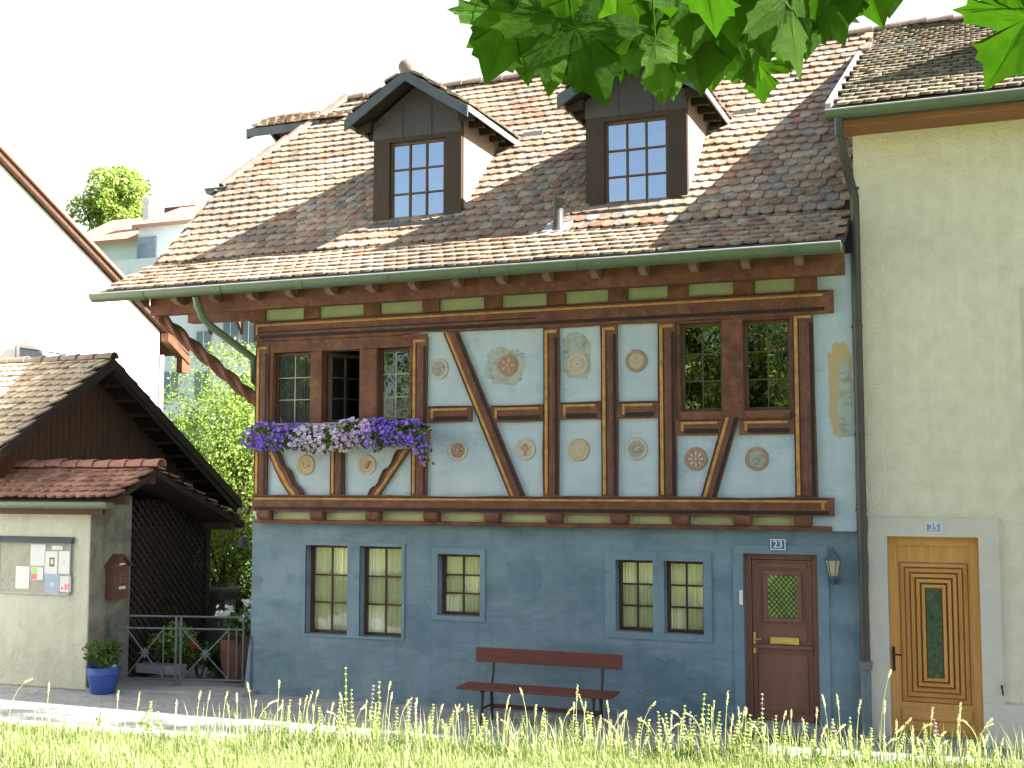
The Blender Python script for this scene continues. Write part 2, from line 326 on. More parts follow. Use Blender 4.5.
# lawn terrace with a stone edge
LZ = 1.0
EDGE = [(-40, -10.5), (-20, -8.6), (-7.07, -7.15), (-4.99, -7.02), (-2.46, -6.60), (.153, -5.95), (6, -4.9), (25, -3.6)]
b = MB(); b.prism(EDGE+[(25, -70), (-40, -70)], 'Z', GZ-.02, LZ)
struct(b.build('lawn', M['lawn_soil']))
def offs(p, d): return [(x+d*.13, y-d) for x, y in p]
b = MB()
for i in range(1, 3):
    (x0, y0), (x1, y1) = EDGE[i], EDGE[i+1]
    L_ = math.hypot(x1-x0, y1-y0); k = max(1, int(L_/.9)); d = Vector((x1-x0, y1-y0, 0)).normalized(); nn = Vector((d.y, -d.x, 0))
    for q in range(k):
        a = Vector((x0, y0, 0))+d*(L_*q/k+.006); c = Vector((x0, y0, 0))+d*(L_*(q+1)/k-.006)
        o = RND.uniform(-.008, .008); h = LZ+.006+RND.uniform(-.005, .005)
        P = [a-nn*(.02+o), c-nn*(.02+o), c+nn*.17, a+nn*.17]
        b.prism([(p.x, p.y) for p in P], 'Z', LZ-.12, h)
struct(b.build('stone_kerb', mat('kerb_stone', (.40, .39, .35), (.30, .30, .26), 8, .9, .4, 40), bevel=.008))

# ================================================================== TILES
PAL = [(.265, .185, .135), (.25, .17, .12), (.29, .205, .15), (.245, .15, .108), (.225, .175, .148), (.30, .22, .165), (.19, .152, .134), (.27, .195, .15), (.27, .165, .12), (.25, .135, .098), (.22, .188, .168)]
PAL25 = [(.165, .13, .088), (.20, .16, .105), (.14, .108, .078), (.23, .185, .125), (.18, .115, .075), (.125, .105, .085), (.21, .165, .115)]
PALRED = [(.20, .092, .066), (.235, .112, .08), (.175, .08, .06), (.215, .11, .08), (.25, .13, .095)]
PALBARN = [(.27, .21, .155), (.235, .175, .13), (.30, .24, .18), (.22, .165, .13), (.33, .27, .21)]
def tiles(mb, O, ud, vd, ulen, vlen, keep, tw=.17, ex=.20, pal=PAL, sag=.012, th=.030, jit=1.0):
    O = Vector(O); ud = Vector(ud).normalized(); vd = Vector(vd).normalized(); nd = ud.cross(vd).normalized()
    rows = int(vlen/ex)+1
    for r in range(rows):
        v0 = r*ex; cols = int(ulen/tw)+2
        for c in range(cols):
            uc = (c+(.5 if r % 2 else 0))*tw
            if not keep(uc, v0+ex*.45): continue
            w = tw-.007; L_ = ex*1.5
            if v0+L_ > vlen+.02: L_ = max(.06, vlen+.02-v0)
            dv = RND.gauss(0, .006)*jit - (RND.uniform(.02, .05) if RND.random() < .015 else 0); du = RND.gauss(0, .003)*jit; rot = RND.gauss(0, .012)*jit; lift = abs(RND.gauss(0, .006))*jit
            wav = noise.noise(Vector((O.x+uc*.7, v0*.7, 3)))*sag*2.2
            base = RND.choice(pal); f = RND.uniform(.82, 1.14)
            g = noise.noise(Vector((uc*.9, v0*.9, 7.7)))*.20 + noise.noise(Vector((uc*.35, v0*.2, 1.7)))*.22
            mb.col = (base[0]*f*(1+g)*.97, base[1]*f*(1+g)*1.03, base[2]*f*(1+g))
            out = [(-w/2, L_), (w/2, L_), (w/2, .035), (w*.36, .010), (w*.18, -.006), (0, -.012), (-w*.18, -.006), (-w*.36, .010), (-w/2, .035)]
            top = []; bot = []
            for (a, bb) in out:
                a2 = a*math.cos(rot)-bb*math.sin(rot)+du; b2 = a*math.sin(rot)+bb*math.cos(rot)+dv
                h = .006 + (1-min(1, max(0, bb)/L_))*(.036+lift) + wav
                P = O+ud*(uc+a2)+vd*(v0+b2)
                top.append(P+nd*(h+th*.6)); bot.append(P+nd*(h-th*.4))
            k = len(out)
            mb.raw(top+bot, [tuple(range(k-1, -1, -1))]+[(i, (i+1) % k, (i+1) % k+k, i+k) for i in range(1, k)])
    mb.col = None
def ridge_tiles(mb, A, B, r=.10, seg=.38, up=Vector((0, 0, 1))):
    A = Vector(A); B = Vector(B); d = B-A; L_ = d.length; d.normalize(); s = d.cross(up).normalized(); w = s.cross(d)
    k = max(1, round(L_/seg)); sg = L_/k
    for i in range(k):
        a = A+d*(i*sg-.03); c = A+d*((i+1)*sg+.02); N_ = 8; vs = []
        o = RND.gauss(0, .006); ra, rc = r*.95, r*1.22
        for (p, rr) in ((a, ra), (c, rc)):
            for t in (1, .82):
                for q in range(N_+1):
                    an = PI*q/N_; vs.append(p+s*math.cos(an)*rr*t+w*(math.sin(an)*rr*t+o-.03))
        n1 = N_+1; fs = []
        for q in range(N_):
            fs += [(q, q+1, 2*n1+q+1, 2*n1+q), (n1+q, 3*n1+q, 3*n1+q+1, n1+q+1), (q, n1+q, n1+q+1, q+1), (2*n1+q, 2*n1+q+1, 3*n1+q+1, 3*n1+q)]
        fs += [(0, 2*n1, 3*n1, n1), (N_, n1+N_, 3*n1+N_, 2*n1+N_)]
        mb.raw(vs, fs)

def wall_holes(mb, x0, x1, z0, z1, yf, t, holes, m=0):
    xs = sorted({x0, x1, *[h[0] for h in holes], *[h[1] for h in holes]}); zs = sorted({z0, z1, *[h[2] for h in holes], *[h[3] for h in holes]})
    def solid(i, j):
        if i < 0 or j < 0 or i >= len(xs)-1 or j >= len(zs)-1: return False
        cx = (xs[i]+xs[i+1])/2; cz = (zs[j]+zs[j+1])/2
        return not any(h[0] < cx < h[1] and h[2] < cz < h[3] for h in holes)
    yb = yf+t
    for i in range(len(xs)-1):
        for j in range(len(zs)-1):
            if not solid(i, j): continue
            a, b_, c, d = xs[i], xs[i+1], zs[j], zs[j+1]
            mb.face([(a, yf, c), (b_, yf, c), (b_, yf, d), (a, yf, d)], m); mb.face([(a, yb, d), (b_, yb, d), (b_, yb, c), (a, yb, c)], m)
            if not solid(i-1, j): mb.face([(a, yf, d), (a, yb, d), (a, yb, c), (a, yf, c)], m)
            if not solid(i+1, j): mb.face([(b_, yf, c), (b_, yb, c), (b_, yb, d), (b_, yf, d)], m)
            if not solid(i, j-1): mb.face([(a, yf, c), (a, yb, c), (b_, yb, c), (b_, yf, c)], m)
            if not solid(i, j+1): mb.face([(b_, yf, d), (b_, yb, d), (a, yb, d), (a, yf, d)], m)

def window(parent, name, x0, x1, z0, z1, y, cols, rows, fm, glass, fw=.05, bar=.018, depth=.06, curtain=None, barmat=None, sill=None, barw2=None):
    b = MB()
    b.box(x0, x0+fw, y, y+depth, z0, z1); b.box(x1-fw, x1, y, y+depth, z0, z1)
    b.box(x0+fw, x1-fw, y, y+depth, z0, z0+fw); b.box(x0+fw, x1-fw, y, y+depth, z1-fw, z1)
    gx0, gx1, gz0, gz1 = x0+fw, x1-fw, z0+fw, z1-fw
    for c in range(1, cols):
        xx = gx0+(gx1-gx0)*c/cols; w = (barw2 or bar) if c*2 == cols else bar
        b.box(xx-w/2, xx+w/2, y+.012, y+depth-.012, gz0, gz1, 1)
    for r in range(1, rows):
        zz = gz0+(gz1-gz0)*r/rows; b.box(gx0, gx1, y+.014, y+depth-.014, zz-bar/2, zz+bar/2, 1)
    w = b.build(name, [fm, barmat or fm], parent, bevel=.003)
    b = MB()
    for c in range(cols):
        for r in range(rows):
            a0 = gx0+(gx1-gx0)*c/cols; a1 = gx0+(gx1-gx0)*(c+1)/cols; c0 = gz0+(gz1-gz0)*r/rows; c1 = gz0+(gz1-gz0)*(r+1)/rows
            t = RND.gauss(0, .0016); t2 = RND.gauss(0, .0016); yy = y+depth*.5
            b.face([(a0, yy-t-t2, c0), (a1, yy+t-t2, c0), (a1, yy+t+t2, c1), (a0, yy-t+t2, c1)])
    b.build('pane', glass, w)
    if curtain:
        b = MB(); k = 40; ys = [y+depth+.022+.012*math.sin(i*1.9)+.008*math.sin(i*.7+x0*9) for i in range(k+1)]
        for i in range(k):
            xa = x0+(x1-x0)*i/k; xb = x0+(x1-x0)*(i+1)/k
            b.face([(xa, ys[i], z0+.02), (xb, ys[i+1], z0+.02), (xb, ys[i+1], z1), (xa, ys[i], z1)])
        b.build('curtain', curtain, w, smooth=True)
    if sill:
        b = MB(); b.box(x0-.01, x1+.01, y-.07, y+.01, z0-.035, z0-.004); b.build('sill', sill, w, bevel=.005)
    return w

def text_mesh(s, size):
    cu = bpy.data.curves.new('digits', 'FONT'); cu.body = s; cu.size = size; cu.align_x = 'CENTER'; cu.align_y = 'CENTER'; cu.extrude = .0015; cu.offset = size*.012
    o = bpy.data.objects.new('digits', cu); COL.objects.link(o)
    bpy.context.view_layer.update()
    me = bpy.data.meshes.new_from_object(o.evaluated_get(bpy.context.evaluated_depsgraph_get()))
    bpy.data.objects.remove(o); bpy.data.curves.remove(cu); return me

# ================================================================== HOUSE 23
H = thing('timbered_house', 'half timbered house with blue grey ground floor and tiled roof with two dormers', 'house', (-5.5, 0, GZ))
XL, XR = -9.56, -1.42
# ground floor
holes = [(-8.70, -8.05, .77, 1.96), (-7.87, -7.24, .77, 1.96), (-6.72, -6.12, 1.09, 1.88), (-4.31, -3.84, .99, 1.86), (-3.70, -3.22, .99, 1.86), (-2.74, -1.88, GZ, 1.97)]
b = MB(); wall_holes(b, XL, XR, GZ, 2.27, 0, .30, holes)
b.prism([(XL+.02, GZ), (XL-.09, GZ), (XL-.05, .25), (XL-.015, .55), (XL+.02, .7)], 'Y', -.03, .3)
b.build('ground_floor_wall', M['blue_wall'], H, bevel=.012)
def surround(x0, x1, z0, z1, hs, w=.0):
    b = MB(); wall_holes(b, x0, x1, z0, z1, -.014, .03, hs); return b.build('surround', M['surround'], H, bevel=.01)
surround(-8.72, -7.20, .74, 2.0, holes[:2]); surround(-6.80, -6.05, 1.03, 1.96, holes[2:3]); surround(-4.45, -3.12, .91, 1.97, holes[3:5])
surround(-2.86, -1.76, GZ, 2.07, holes[5:6])
for (x0, x1, z0, z1), cm in zip(holes[:5], (M['curtain_pale'], M['curtain_pale'], M['curtain'], M['curtain'], M['curtain'])):
    window(H, 'window', x0+.005, x1-.005, z0+.005, z1-.005, .135, 2, 3, M['frame_red'], M['glass'], .034, .022, .05, cm, sill=M['lead'] if z0 > .9 else M['surround'])
# door
D = MB(); D.box(-2.74, -2.665, .09, .19, 0.03, 1.97); D.box(-1.955, -1.88, .09, .19, .03, 1.97); D.box(-2.665, -1.955, .09, .19, 1.90, 1.97)
D.box(-2.66, -1.96, .11, .16, .03, 1.895)
D.box(-2.60, -2.02, .098, .112, .14, .80); D.box(-2.665, -1.955, .075, .112, .86, .905); D.box(-2.66, -1.96, .085, .112, .03, .10)
for (a, c, d, e) in ((-2.53, -2.08, 1.72, 1.77), (-2.53, -2.08, 1.17, 1.22), (-2.53, -2.475, 1.22, 1.72), (-2.135, -2.08, 1.22, 1.72)): D.box(a, c, .085, .112, d, e)
D.box(-2.60, -2.02, .1, .112, 1.80, 1.86); D.box(-2.60, -2.02, .1, .112, .95, 1.12)
door = D.build('door', M['door_brown'], H, bevel=.006)
b = MB(); b.face([(-2.475, .104, 1.22), (-2.135, .104, 1.22), (-2.135, .104, 1.72), (-2.475, .104, 1.72)]); b.build('pane', mat('bottle_green_glass', (.16, .28, .05), (.32, .42, .10), 14, .15, spec=.6), door)
b = MB()
for i in range(-5, 11):
    for sg in (1, -1):
        p = []
        xa, xb, za, zb = -2.475, -2.135, 1.22, 1.72
        # clip a 60 degree bar to the light
        x = xa+(xb-xa)*i/6; k = 1.15*sg
        t0 = (za if sg > 0 else zb); pts = []
        for s_ in range(41):
            xx = x+(zb-za)/abs(k)*s_/40; zz = t0+k*(xx-x)
            if xa < xx < xb: pts.append((xx, .097, zz))
        if len(pts) > 1: b.tube([pts[0], pts[-1]], .005, 5)
b.build('grille', M['iron'], door)
b = MB(); b.box(-2.45, -2.12, .088, .112, .915, .995); b.box(-2.40, -2.17, .082, .09, .93, .975); b.build('letter_slot', M['brass'], door, bevel=.006)
b = MB(); b.box(-2.652, -2.622, .09, .112, .80, 1.04); b.tube([(-2.637, .09, .97), (-2.637, .05, .97), (-2.55, .045, .968)], .010, 8); b.lathe([(.012, -.004), (.014, .02)], (-2.637, .09, .87), 10, ax='Y'); b.build('handle', M['brass'], door, bevel=.003)
b = MB(); b.box(-2.84, -1.80, -.14, .2, GZ, .03); b.build('doorstep', M['concrete'], H, bevel=.01)
# bell push
b = MB(); b.box(-2.785, -2.745, -.045, -.02, 1.37, 1.54); b.lathe([(.012, -.05), (.012, -.04)], (-2.765, 0, 1.47), 10, ax='Y'); b.build('doorbell', M['white'], H, bevel=.004)
# upper floor
YU, YT = -.10, -.135
uh = [(-9.22, -8.58, 3.62, 4.60), (-8.44, -7.82, 3.62, 4.62), (-7.60, -7.06, 3.62, 4.60), (-3.47, -2.91, 3.60, 4.74), (-2.69, -2.09, 3.60, 4.74)]
b = MB(); wall_holes(b, -9.46, XR, 2.25, 5.46, YU, .30, uh); b.build('upper_floor_wall', M['pale_wall'], H)
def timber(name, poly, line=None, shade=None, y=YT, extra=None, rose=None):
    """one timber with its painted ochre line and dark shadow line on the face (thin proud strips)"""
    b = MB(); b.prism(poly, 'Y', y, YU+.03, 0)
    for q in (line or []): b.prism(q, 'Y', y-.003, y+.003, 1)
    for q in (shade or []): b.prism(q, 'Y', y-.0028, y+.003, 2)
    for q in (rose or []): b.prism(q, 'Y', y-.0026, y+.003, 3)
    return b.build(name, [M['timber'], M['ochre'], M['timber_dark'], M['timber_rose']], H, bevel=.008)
def R4(x0, x1, z0, z1): return [(x0, z0), (x1, z0), (x1, z1), (x0, z1)]
def rough_rect(x0, x1, z0, z1, a=.006):
    pts = []; k = max(2, int(max(x1-x0, z1-z0)/.5))
    if z1-z0 > x1-x0:
        L_ = [(x0+RND.gauss(0, a), z0+(z1-z0)*i/k) for i in range(k+1)]; Rr = [(x1+RND.gauss(0, a), z0+(z1-z0)*i/k) for i in range(k+1)]
        return L_[::-1]+Rr
    L_ = [(x0+(x1-x0)*i/k, z0+RND.gauss(0, a)) for i in range(k+1)]; Rr = [(x0+(x1-x0)*i/k, z1+RND.gauss(0, a)) for i in range(k+1)]
    return L_+Rr[::-1]
def post(x0, x1, z0, z1, cap=True):
    w = x1-x0
    ln = [R4(x0+.022, x0+.062, z0+.03, z1-.03)]
    if cap: ln.append(R4(x0+.064, x1-.03, z1-.065, z1-.03))
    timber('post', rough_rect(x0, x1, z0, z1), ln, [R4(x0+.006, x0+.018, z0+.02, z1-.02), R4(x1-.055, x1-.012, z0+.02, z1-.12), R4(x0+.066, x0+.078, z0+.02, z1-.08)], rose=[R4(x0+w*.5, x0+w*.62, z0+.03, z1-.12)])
def rail(x0, x1, z0, z1):
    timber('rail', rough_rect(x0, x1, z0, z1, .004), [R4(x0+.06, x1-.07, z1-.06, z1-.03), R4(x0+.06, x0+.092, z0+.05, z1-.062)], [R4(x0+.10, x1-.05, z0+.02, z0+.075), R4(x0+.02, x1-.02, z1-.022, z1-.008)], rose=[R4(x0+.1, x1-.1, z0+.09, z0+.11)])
post(-9.47, -9.26, 2.62, 4.72); post(-7.06, -6.83, 2.63, 4.72); post(-5.21, -5.00, 2.63, 4.76); post(-4.45, -4.235, 2.63, 4.76); post(-3.72, -3.50, 2.63, 4.76); post(-2.10, -1.85, 2.63, 4.79)
post(-8.27, -8.045, 2.63, 3.36, False)
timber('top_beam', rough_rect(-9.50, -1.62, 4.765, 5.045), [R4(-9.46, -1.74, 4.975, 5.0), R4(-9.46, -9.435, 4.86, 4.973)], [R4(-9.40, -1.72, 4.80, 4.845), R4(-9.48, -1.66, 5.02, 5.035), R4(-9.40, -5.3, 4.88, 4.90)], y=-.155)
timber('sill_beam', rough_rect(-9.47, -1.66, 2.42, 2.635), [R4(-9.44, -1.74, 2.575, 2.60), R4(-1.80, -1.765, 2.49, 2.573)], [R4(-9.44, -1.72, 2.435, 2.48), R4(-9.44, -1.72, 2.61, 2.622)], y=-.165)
rail(-6.83, -6.19, 3.59, 3.80); rail(-5.93, -5.21, 3.58, 3.79); rail(-5.0, -4.45, 3.59, 3.81); rail(-4.235, -3.72, 3.59, 3.80); rail(-3.50, -2.93, 3.375, 3.565); rail(-2.735, -2.10, 3.37, 3.56)
def brace(A, B, w0, name='brace', side=1):
    (xa, za), (xb, zb) = A, B      # top-left and bottom-left corner; w0 horizontal width
    def st(o0, o1): return [(xa+o0, za), (xa+o1, za), (xb+o1, zb), (xb+o0, zb)]
    def cut(p, e=.02): return p
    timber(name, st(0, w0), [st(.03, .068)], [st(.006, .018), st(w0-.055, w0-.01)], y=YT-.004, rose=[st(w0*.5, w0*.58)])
brace((-6.60, 4.765), (-5.67, 2.635), .215); brace((-2.925, 3.58), (-3.21, 2.635), .19)
def curved(pts_in, pts_out):
    poly = pts_in+pts_out[::-1]
    mid = lambda t: [(a[0]*(1-t)+c[0]*t, a[1]*(1-t)+c[1]*t) for a, c in zip(pts_in, pts_out)]
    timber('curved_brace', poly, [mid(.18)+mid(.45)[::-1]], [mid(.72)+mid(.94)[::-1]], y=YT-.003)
def bez(x0, z0, x1, z1, bow, k=12, wave=0):
    o = []
    for i in range(k+1):
        t = i/k; o.append((x0+(x1-x0)*t, z0+(z1-z0)*t+bow*math.sin(PI*t)+wave*math.sin(t*PI*5)))
    return o
curved(bez(-9.25, 3.22, -8.90, 2.635, -.05), bez(-9.10, 3.24, -8.66, 2.635, .0, wave=.028))
curved(bez(-7.07, 3.24, -7.52, 2.635, .0), bez(-7.24, 3.24, -7.70, 2.635, .0, wave=.035))
# window head, sills and jamb timbers of the two window groups
b = MB(); b.box(-9.47, -6.84, YT+.012, .0, 4.60, 4.765); b.box(-9.26, -9.20, YT+.02, .02, 3.55, 4.60); b.box(-8.60, -8.42, YT+.015, .02, 3.55, 4.60); b.box(-7.84, -7.58, YT+.015, .02, 3.55, 4.60); b.box(-7.10, -7.06, YT+.02, .02, 3.55, 4.60); b.box(-9.26, -7.06, YT-.02, .02, 3.46, 3.60)
b.build('window_frame', M['timber'], H, bevel=.008)
b = MB(); b.box(-3.50, -2.10, YT+.01, 0, 4.735, 4.765); b.box(-2.93, -2.68, YT-.002, .02, 3.56, 4.765); b.box(-3.50, -3.45, YT+.02, .02, 3.565, 4.735); b.box(-2.13, -2.10, YT+.02, .02, 3.565, 4.735); b.box(-3.45, -2.93, YT+.0, .02, 3.565, 3.66); b.box(-2.68, -2.13, YT+.0, .02, 3.565, 3.66)
b.build('window_frame', M['timber'], H, bevel=.008)
window(H, 'window', -9.20, -8.60, 3.60, 4.60, -.03, 2, 3, M['frame_red'], M['glass_dark'], .04, .015, .04, M['curtain_grey'], M['lead_bar'])
window(H, 'window', -7.58, -7.10, 3.60, 4.60, -.03, 2, 3, M['frame_red'], M['glass_dark'], .04, .015, .04, None, M['lead_bar'])
window(H, 'window', -3.45, -2.93, 3.66, 4.735, -.03, 2, 3, M['frame_brown'], M['glass_dark'], .04, .016, .04, None, sill=M['lead'])
window(H, 'window', -2.68, -2.13, 3.66, 4.735, -.03, 2, 3, M['frame_brown'], M['glass_dark'], .04, .016, .04, None, sill=M['lead'])
# casement of the open window, swung into the room
oc = MB()
def OB(t0, t1, z0, z1):
    d = Vector((math.cos(rad(62)), math.sin(rad(62)), 0)); nn = Vector((-d.y, d.x, 0))*.02; o = Vector((-8.41, .02, 0))
    P = [o+d*t0-nn, o+d*t1-nn, o+d*t1+nn, o+d*t0+nn]; oc.prism([(p.x, p.y) for p in P], 'Z', z0, z1)
for a in ((0, .05, 3.62, 4.58), (.53, .58, 3.62, 4.58), (.05, .53, 3.62, 3.67), (.05, .53, 4.53, 4.58), (.28, .295, 3.67, 4.53), (.05, .53, 3.95, 3.965), (.05, .53, 4.24, 4.255)): OB(*a)
lab(oc.build('window', M['frame_brown'], H), 'casement swung open into the dark room')
# joist ends, panels and lower board under the sill beam
b = MB(); b.box(-9.46, -1.69, -.125, .02, 2.25, 2.305); b.build('bressummer_board', M['timber'], H, bevel=.01)
jx = [(265, 513), (318, 513), (374, 513), (432, 513), (493, 513), (555, 513), (620, 513), (681, 513), (743, 513), (803, 513)]
jX = [at(u, 520, -.16).x for u, v in jx]
for i, x in enumerate(jX):
    b = MB(); w = .105
    b.prism([(-.20, 2.305), (-.23, 2.345), (-.23, 2.425), (YU, 2.425), (YU, 2.30)], 'X', x-w, x+w); b.build('joist_end', M['timber'], H, bevel=.02)
for a, c in zip(jX[:-1], jX[1:]):
    b = MB(); b.box(a+.115, c-.115, -.112, -.09, 2.308, 2.42, 0)
    for q in (R4(a+.14, c-.14, 2.395, 2.408), R4(a+.14, c-.14, 2.318, 2.33), R4(a+.14, a+.155, 2.33, 2.395), R4(c-.155, c-.14, 2.33, 2.395)): b.prism(q, 'Y', -.115, -.11, 1)
    b.build('infill_panel', [M['green_panel'], M['ochre']], H)
# frieze under the eaves
fx = [at(u, 306, -.13).x for u in (258, 312, 372, 431, 493, 556, 618, 678, 744, 806)]
for x in fx:
    b = MB(); b.box(x-.13, x+.13, -.14, YU+.02, 5.045, 5.30); b.build('frieze_block', M['timber'], H, bevel=.01)
for a, c in zip(fx[:-1], fx[1:]):
    b = MB(); b.box(a+.13, c-.13, -.118, YU+.01, 5.05, 5.30); b.build('infill_panel', M['green_panel'], H)
b = MB(); b.box(-10.95, XR-.03, -.56, -.40, 5.155, 5.50); b.build('eaves_beam', M['timber'], H, bevel=.012)
for i in range(17):
    x = -11.0+i*.605
    if x > XR-.05: break
    b = MB(); b.prism([(-.76, 5.31), (-.76, 5.42), (-.57, 5.52), (-.57, 5.27), (-.66, 5.27)], 'X', x-.045, x+.045); b.build('rafter_end', mat('pale_rafter', (.20, .13, .085), (.15, .09, .06), 8) if i == 0 else bpy.data.materials['pale_rafter'], H)
# medallions on the plaster
def medallion(u, v, style, label):
    c = at(u, v, YU); x, z = c.x, c.z; r = .128
    ms = [M['med_cream'], M['med_red'], M['med_ochre'], M['med_green'], M['med_grey']]
    ring, inner, fig, k, kind = style
    b = MB(); y = YU
    b.lathe([(r*1.13, .004), (r*1.10, -.0065)], (x, y, z), 36, 4 if ring else 0, 'Y')
    b.lathe([(r*1.05, .004), (r*1.03, -.012), (r*.98, -.014), (r*.80, -.014), (r*.78, -.009)], (x, y, z), 36, ring, 'Y')
    b.lathe([(r*.79, .004), (r*.78, -.0105)], (x, y, z), 36, inner, 'Y')
    if kind == 'petal':
        for q in range(k):
            a = 2*PI*q/k; ca, sa = math.cos(a), math.sin(a)
            P = [(.22, 0), (.42, .09), (.66, .12), (.74, 0), (.66, -.12), (.42, -.09)]
            b.prism([(x+r*(p*ca-s_*sa), z+r*(p*sa+s_*ca)) for p, s_ in P], 'Y', y-.016, y, fig)
        b.lathe([(r*.17, 0), (r*.14, -.02)], (x, y, z), 14, fig, 'Y')
    elif kind == 'rings':
        for rr, mm in ((.62, fig), (.5, inner), (.36, fig), (.24, 0), (.13, 4)):
            b.lathe([(r*rr, 0), (r*rr*.97, -.011-.003*(1-rr)*3)], (x, y, z), 24, mm, 'Y')
    elif kind == 'blobs':
        rr = random.Random(k)
        for q in range(k*2):
            a = rr.uniform(0, 2*PI); d = rr.uniform(.02, .56)*r; s_ = rr.uniform(.07, .17)*r
            pts = [(x+d*math.cos(a)+s_*(1+.4*math.sin(3*t+q))*math.cos(t), z+d*math.sin(a)*1.1+s_*(.8+.3*math.cos(2*t+q))*math.sin(t)) for t in [2*PI*i/10 for i in range(10)]]
            b.prism(pts, 'Y', y-.013-.001*q, y, (fig, 4, inner, fig)[q % 4] if q else fig)
    elif kind == 'urn':
        prof = [(.0, -.62), (.26, -.6), (.10, -.45), (.16, -.2), (.34, .05), (.30, .25), (.14, .35), (.20, .5), (.0, .62)]
        b.prism([(x+r*a, z+r*c_) for a, c_ in prof]+[(x-r*a, z+r*c_) for a, c_ in prof[-2:0:-1]], 'Y', y-.016, y, fig)
        b.lathe([(r*.16, 0), (r*.14, -.02)], (x, y, z+r*.05), 12, 0, 'Y')
        for s_ in (-1, 1): b.prism([(x+s_*r*.40, z-r*.1), (x+s_*r*.62, z+r*.2), (x+s_*r*.5, z+r*.42), (x+s_*r*.46, z+r*.15)], 'Y', y-.014, y, 4)
    lab(b.build('medallion', ms, H), label)
medallion(439, 369, (0, 4, 3, 6, 'blobs'), 'cream medallion with faint grey green figure left of the long brace')
medallion(508, 365.5, (1, 1, 2, 5, 'petal'), 'red medallion with pale star amid flaking yellow plaster')
medallion(458, 450.5, (0, 1, 0, 7, 'blobs'), 'dark red medallion with white ring below the left rail')
medallion(525.5, 449.5, (0, 0, 1, 0, 'urn'), 'white medallion with a red urn shape')
medallion(306, 465, (2, 2, 0, 8, 'blobs'), 'ochre medallion below the left flowers')
medallion(367, 465, (0, 2, 1, 9, 'blobs'), 'ochre medallion with red and green figure below the right flowers')
medallion(578, 364, (0, 2, 0, 0, 'rings'), 'pale ringed medallion on a patch of old painting')
medallion(636.5, 361, (1, 2, 0, 12, 'petal'), 'red rimmed medallion with a wheel of white petals')
medallion(579, 450, (2, 2, 0, 0, 'rings'), 'ochre ringed medallion with white centre')
medallion(636.5, 449, (0, 4, 0, 8, 'blobs'), 'white medallion with faint pink figures')
medallion(696, 459, (1, 1, 0, 8, 'petal'), 'red medallion with fine rosette left of the short brace')
medallion(757, 459, (1, 3, 4, 6, 'blobs'), 'green medallion with thin red rim')
def blotch(u0, v0, u1, v1, m, seed, yy=.002, clipx=None, jag=.12, y=YU):
    A = at(u0, v0, y); B = at(u1, v1, y); x0, x1, z0, z1 = A.x, min(B.x, clipx or 99), B.z, A.z; pts = []; k = 14
    per = [(x0+(x1-x0)*i/k, z1) for i in range(k)]+[(x1, z1+(z0-z1)*i/k) for i in range(k)]+[(x1+(x0-x1)*i/k, z0) for i in range(k)]+[(x0, z0+(z1-z0)*i/k) for i in range(k)]
    cx_, cz_ = (x0+x1)/2, (z0+z1)/2
    for (px_, pz_) in per:
        q = 1-jag*.6+jag*(noise.noise(Vector((px_*7, pz_*7, seed)))+.8*noise.noise(Vector((px_*23, pz_*23, seed))))
        corner = ((abs(px_-cx_)/(x1-x0)*2)**4*(abs(pz_-cz_)/(z1-z0)*2)**4); q *= 1-.22*corner
        xx = cx_+(px_-cx_)*q; pts.append((min(xx, clipx) if clipx else xx, cz_+(pz_-cz_)*q))
    b = MB(); b.prism(pts, 'Y', y-yy, y+.004); return b.build('painting_remnant', m, H)
blotch(484, 348, 526, 386, M['old_paint'], 2.2, jag=.17); blotch(562, 332, 592, 380, M['old_paint'], 5.1, jag=.13)
blotch(827, 339, 860, 439, M['old_ochre'], 1.3, clipx=XR-.005, jag=.14); blotch(836, 362, 862, 442, M['old_paint'], 8.3, yy=.005, clipx=XR-.008, jag=.2)
pm1 = mat('plaster_repair_dark', (.088, .140, .172), (.118, .175, .205), 3, .9, .5, 9, bdist=.02); pm2 = mat('plaster_repair_light', (.135, .192, .225), (.165, .228, .258), 3, .9, .5, 9, bdist=.02)
def repair(u0, v0, u1, v1, m, sd):
    o = blotch(u0, v0, u1, v1, m, sd, yy=.0015, jag=.2, y=0); o.name = 'plaster_repair'; return o
for q in ((505, 556, 545, 596, pm1, 3.3), (262, 655, 300, 686, pm1, 4.4), (405, 600, 436, 652, pm1, 6.6), (640, 655, 690, 700, pm1, 7.7), (260, 560, 288, 600, pm2, 8.8)): repair(*q)
# other walls (seen only from the side)
b = MB()
prof = [(.29, GZ), (8.3, GZ), (8.3, 5.3), (5.9, 7.5), (2.3, 7.5), (.29, 5.85)]
b.prism(prof, 'X', XL, XL+.28); b.prism([(.29, GZ), (8.3, GZ), (8.3, 5.5), (4.1, 9.35), (.29, 5.85)], 'X', XR-.26, XR-.005); b.box(XL+.29, XR-.27, 8.0, 8.3, GZ, 5.45); b.build('gable_wall', M['pale_wall'], H)
b = MB(); b.box(XL+.29, XR-.27, .31, 7.99, 2.2, 2.45); b.box(XL+.29, XR-.27, .21, 7.99, 5.25, 5.42); b.box(XL+.29, XR-.27, 2.2, 2.3, .0, 5.2); b.build('floor', M['dark_room'], H)
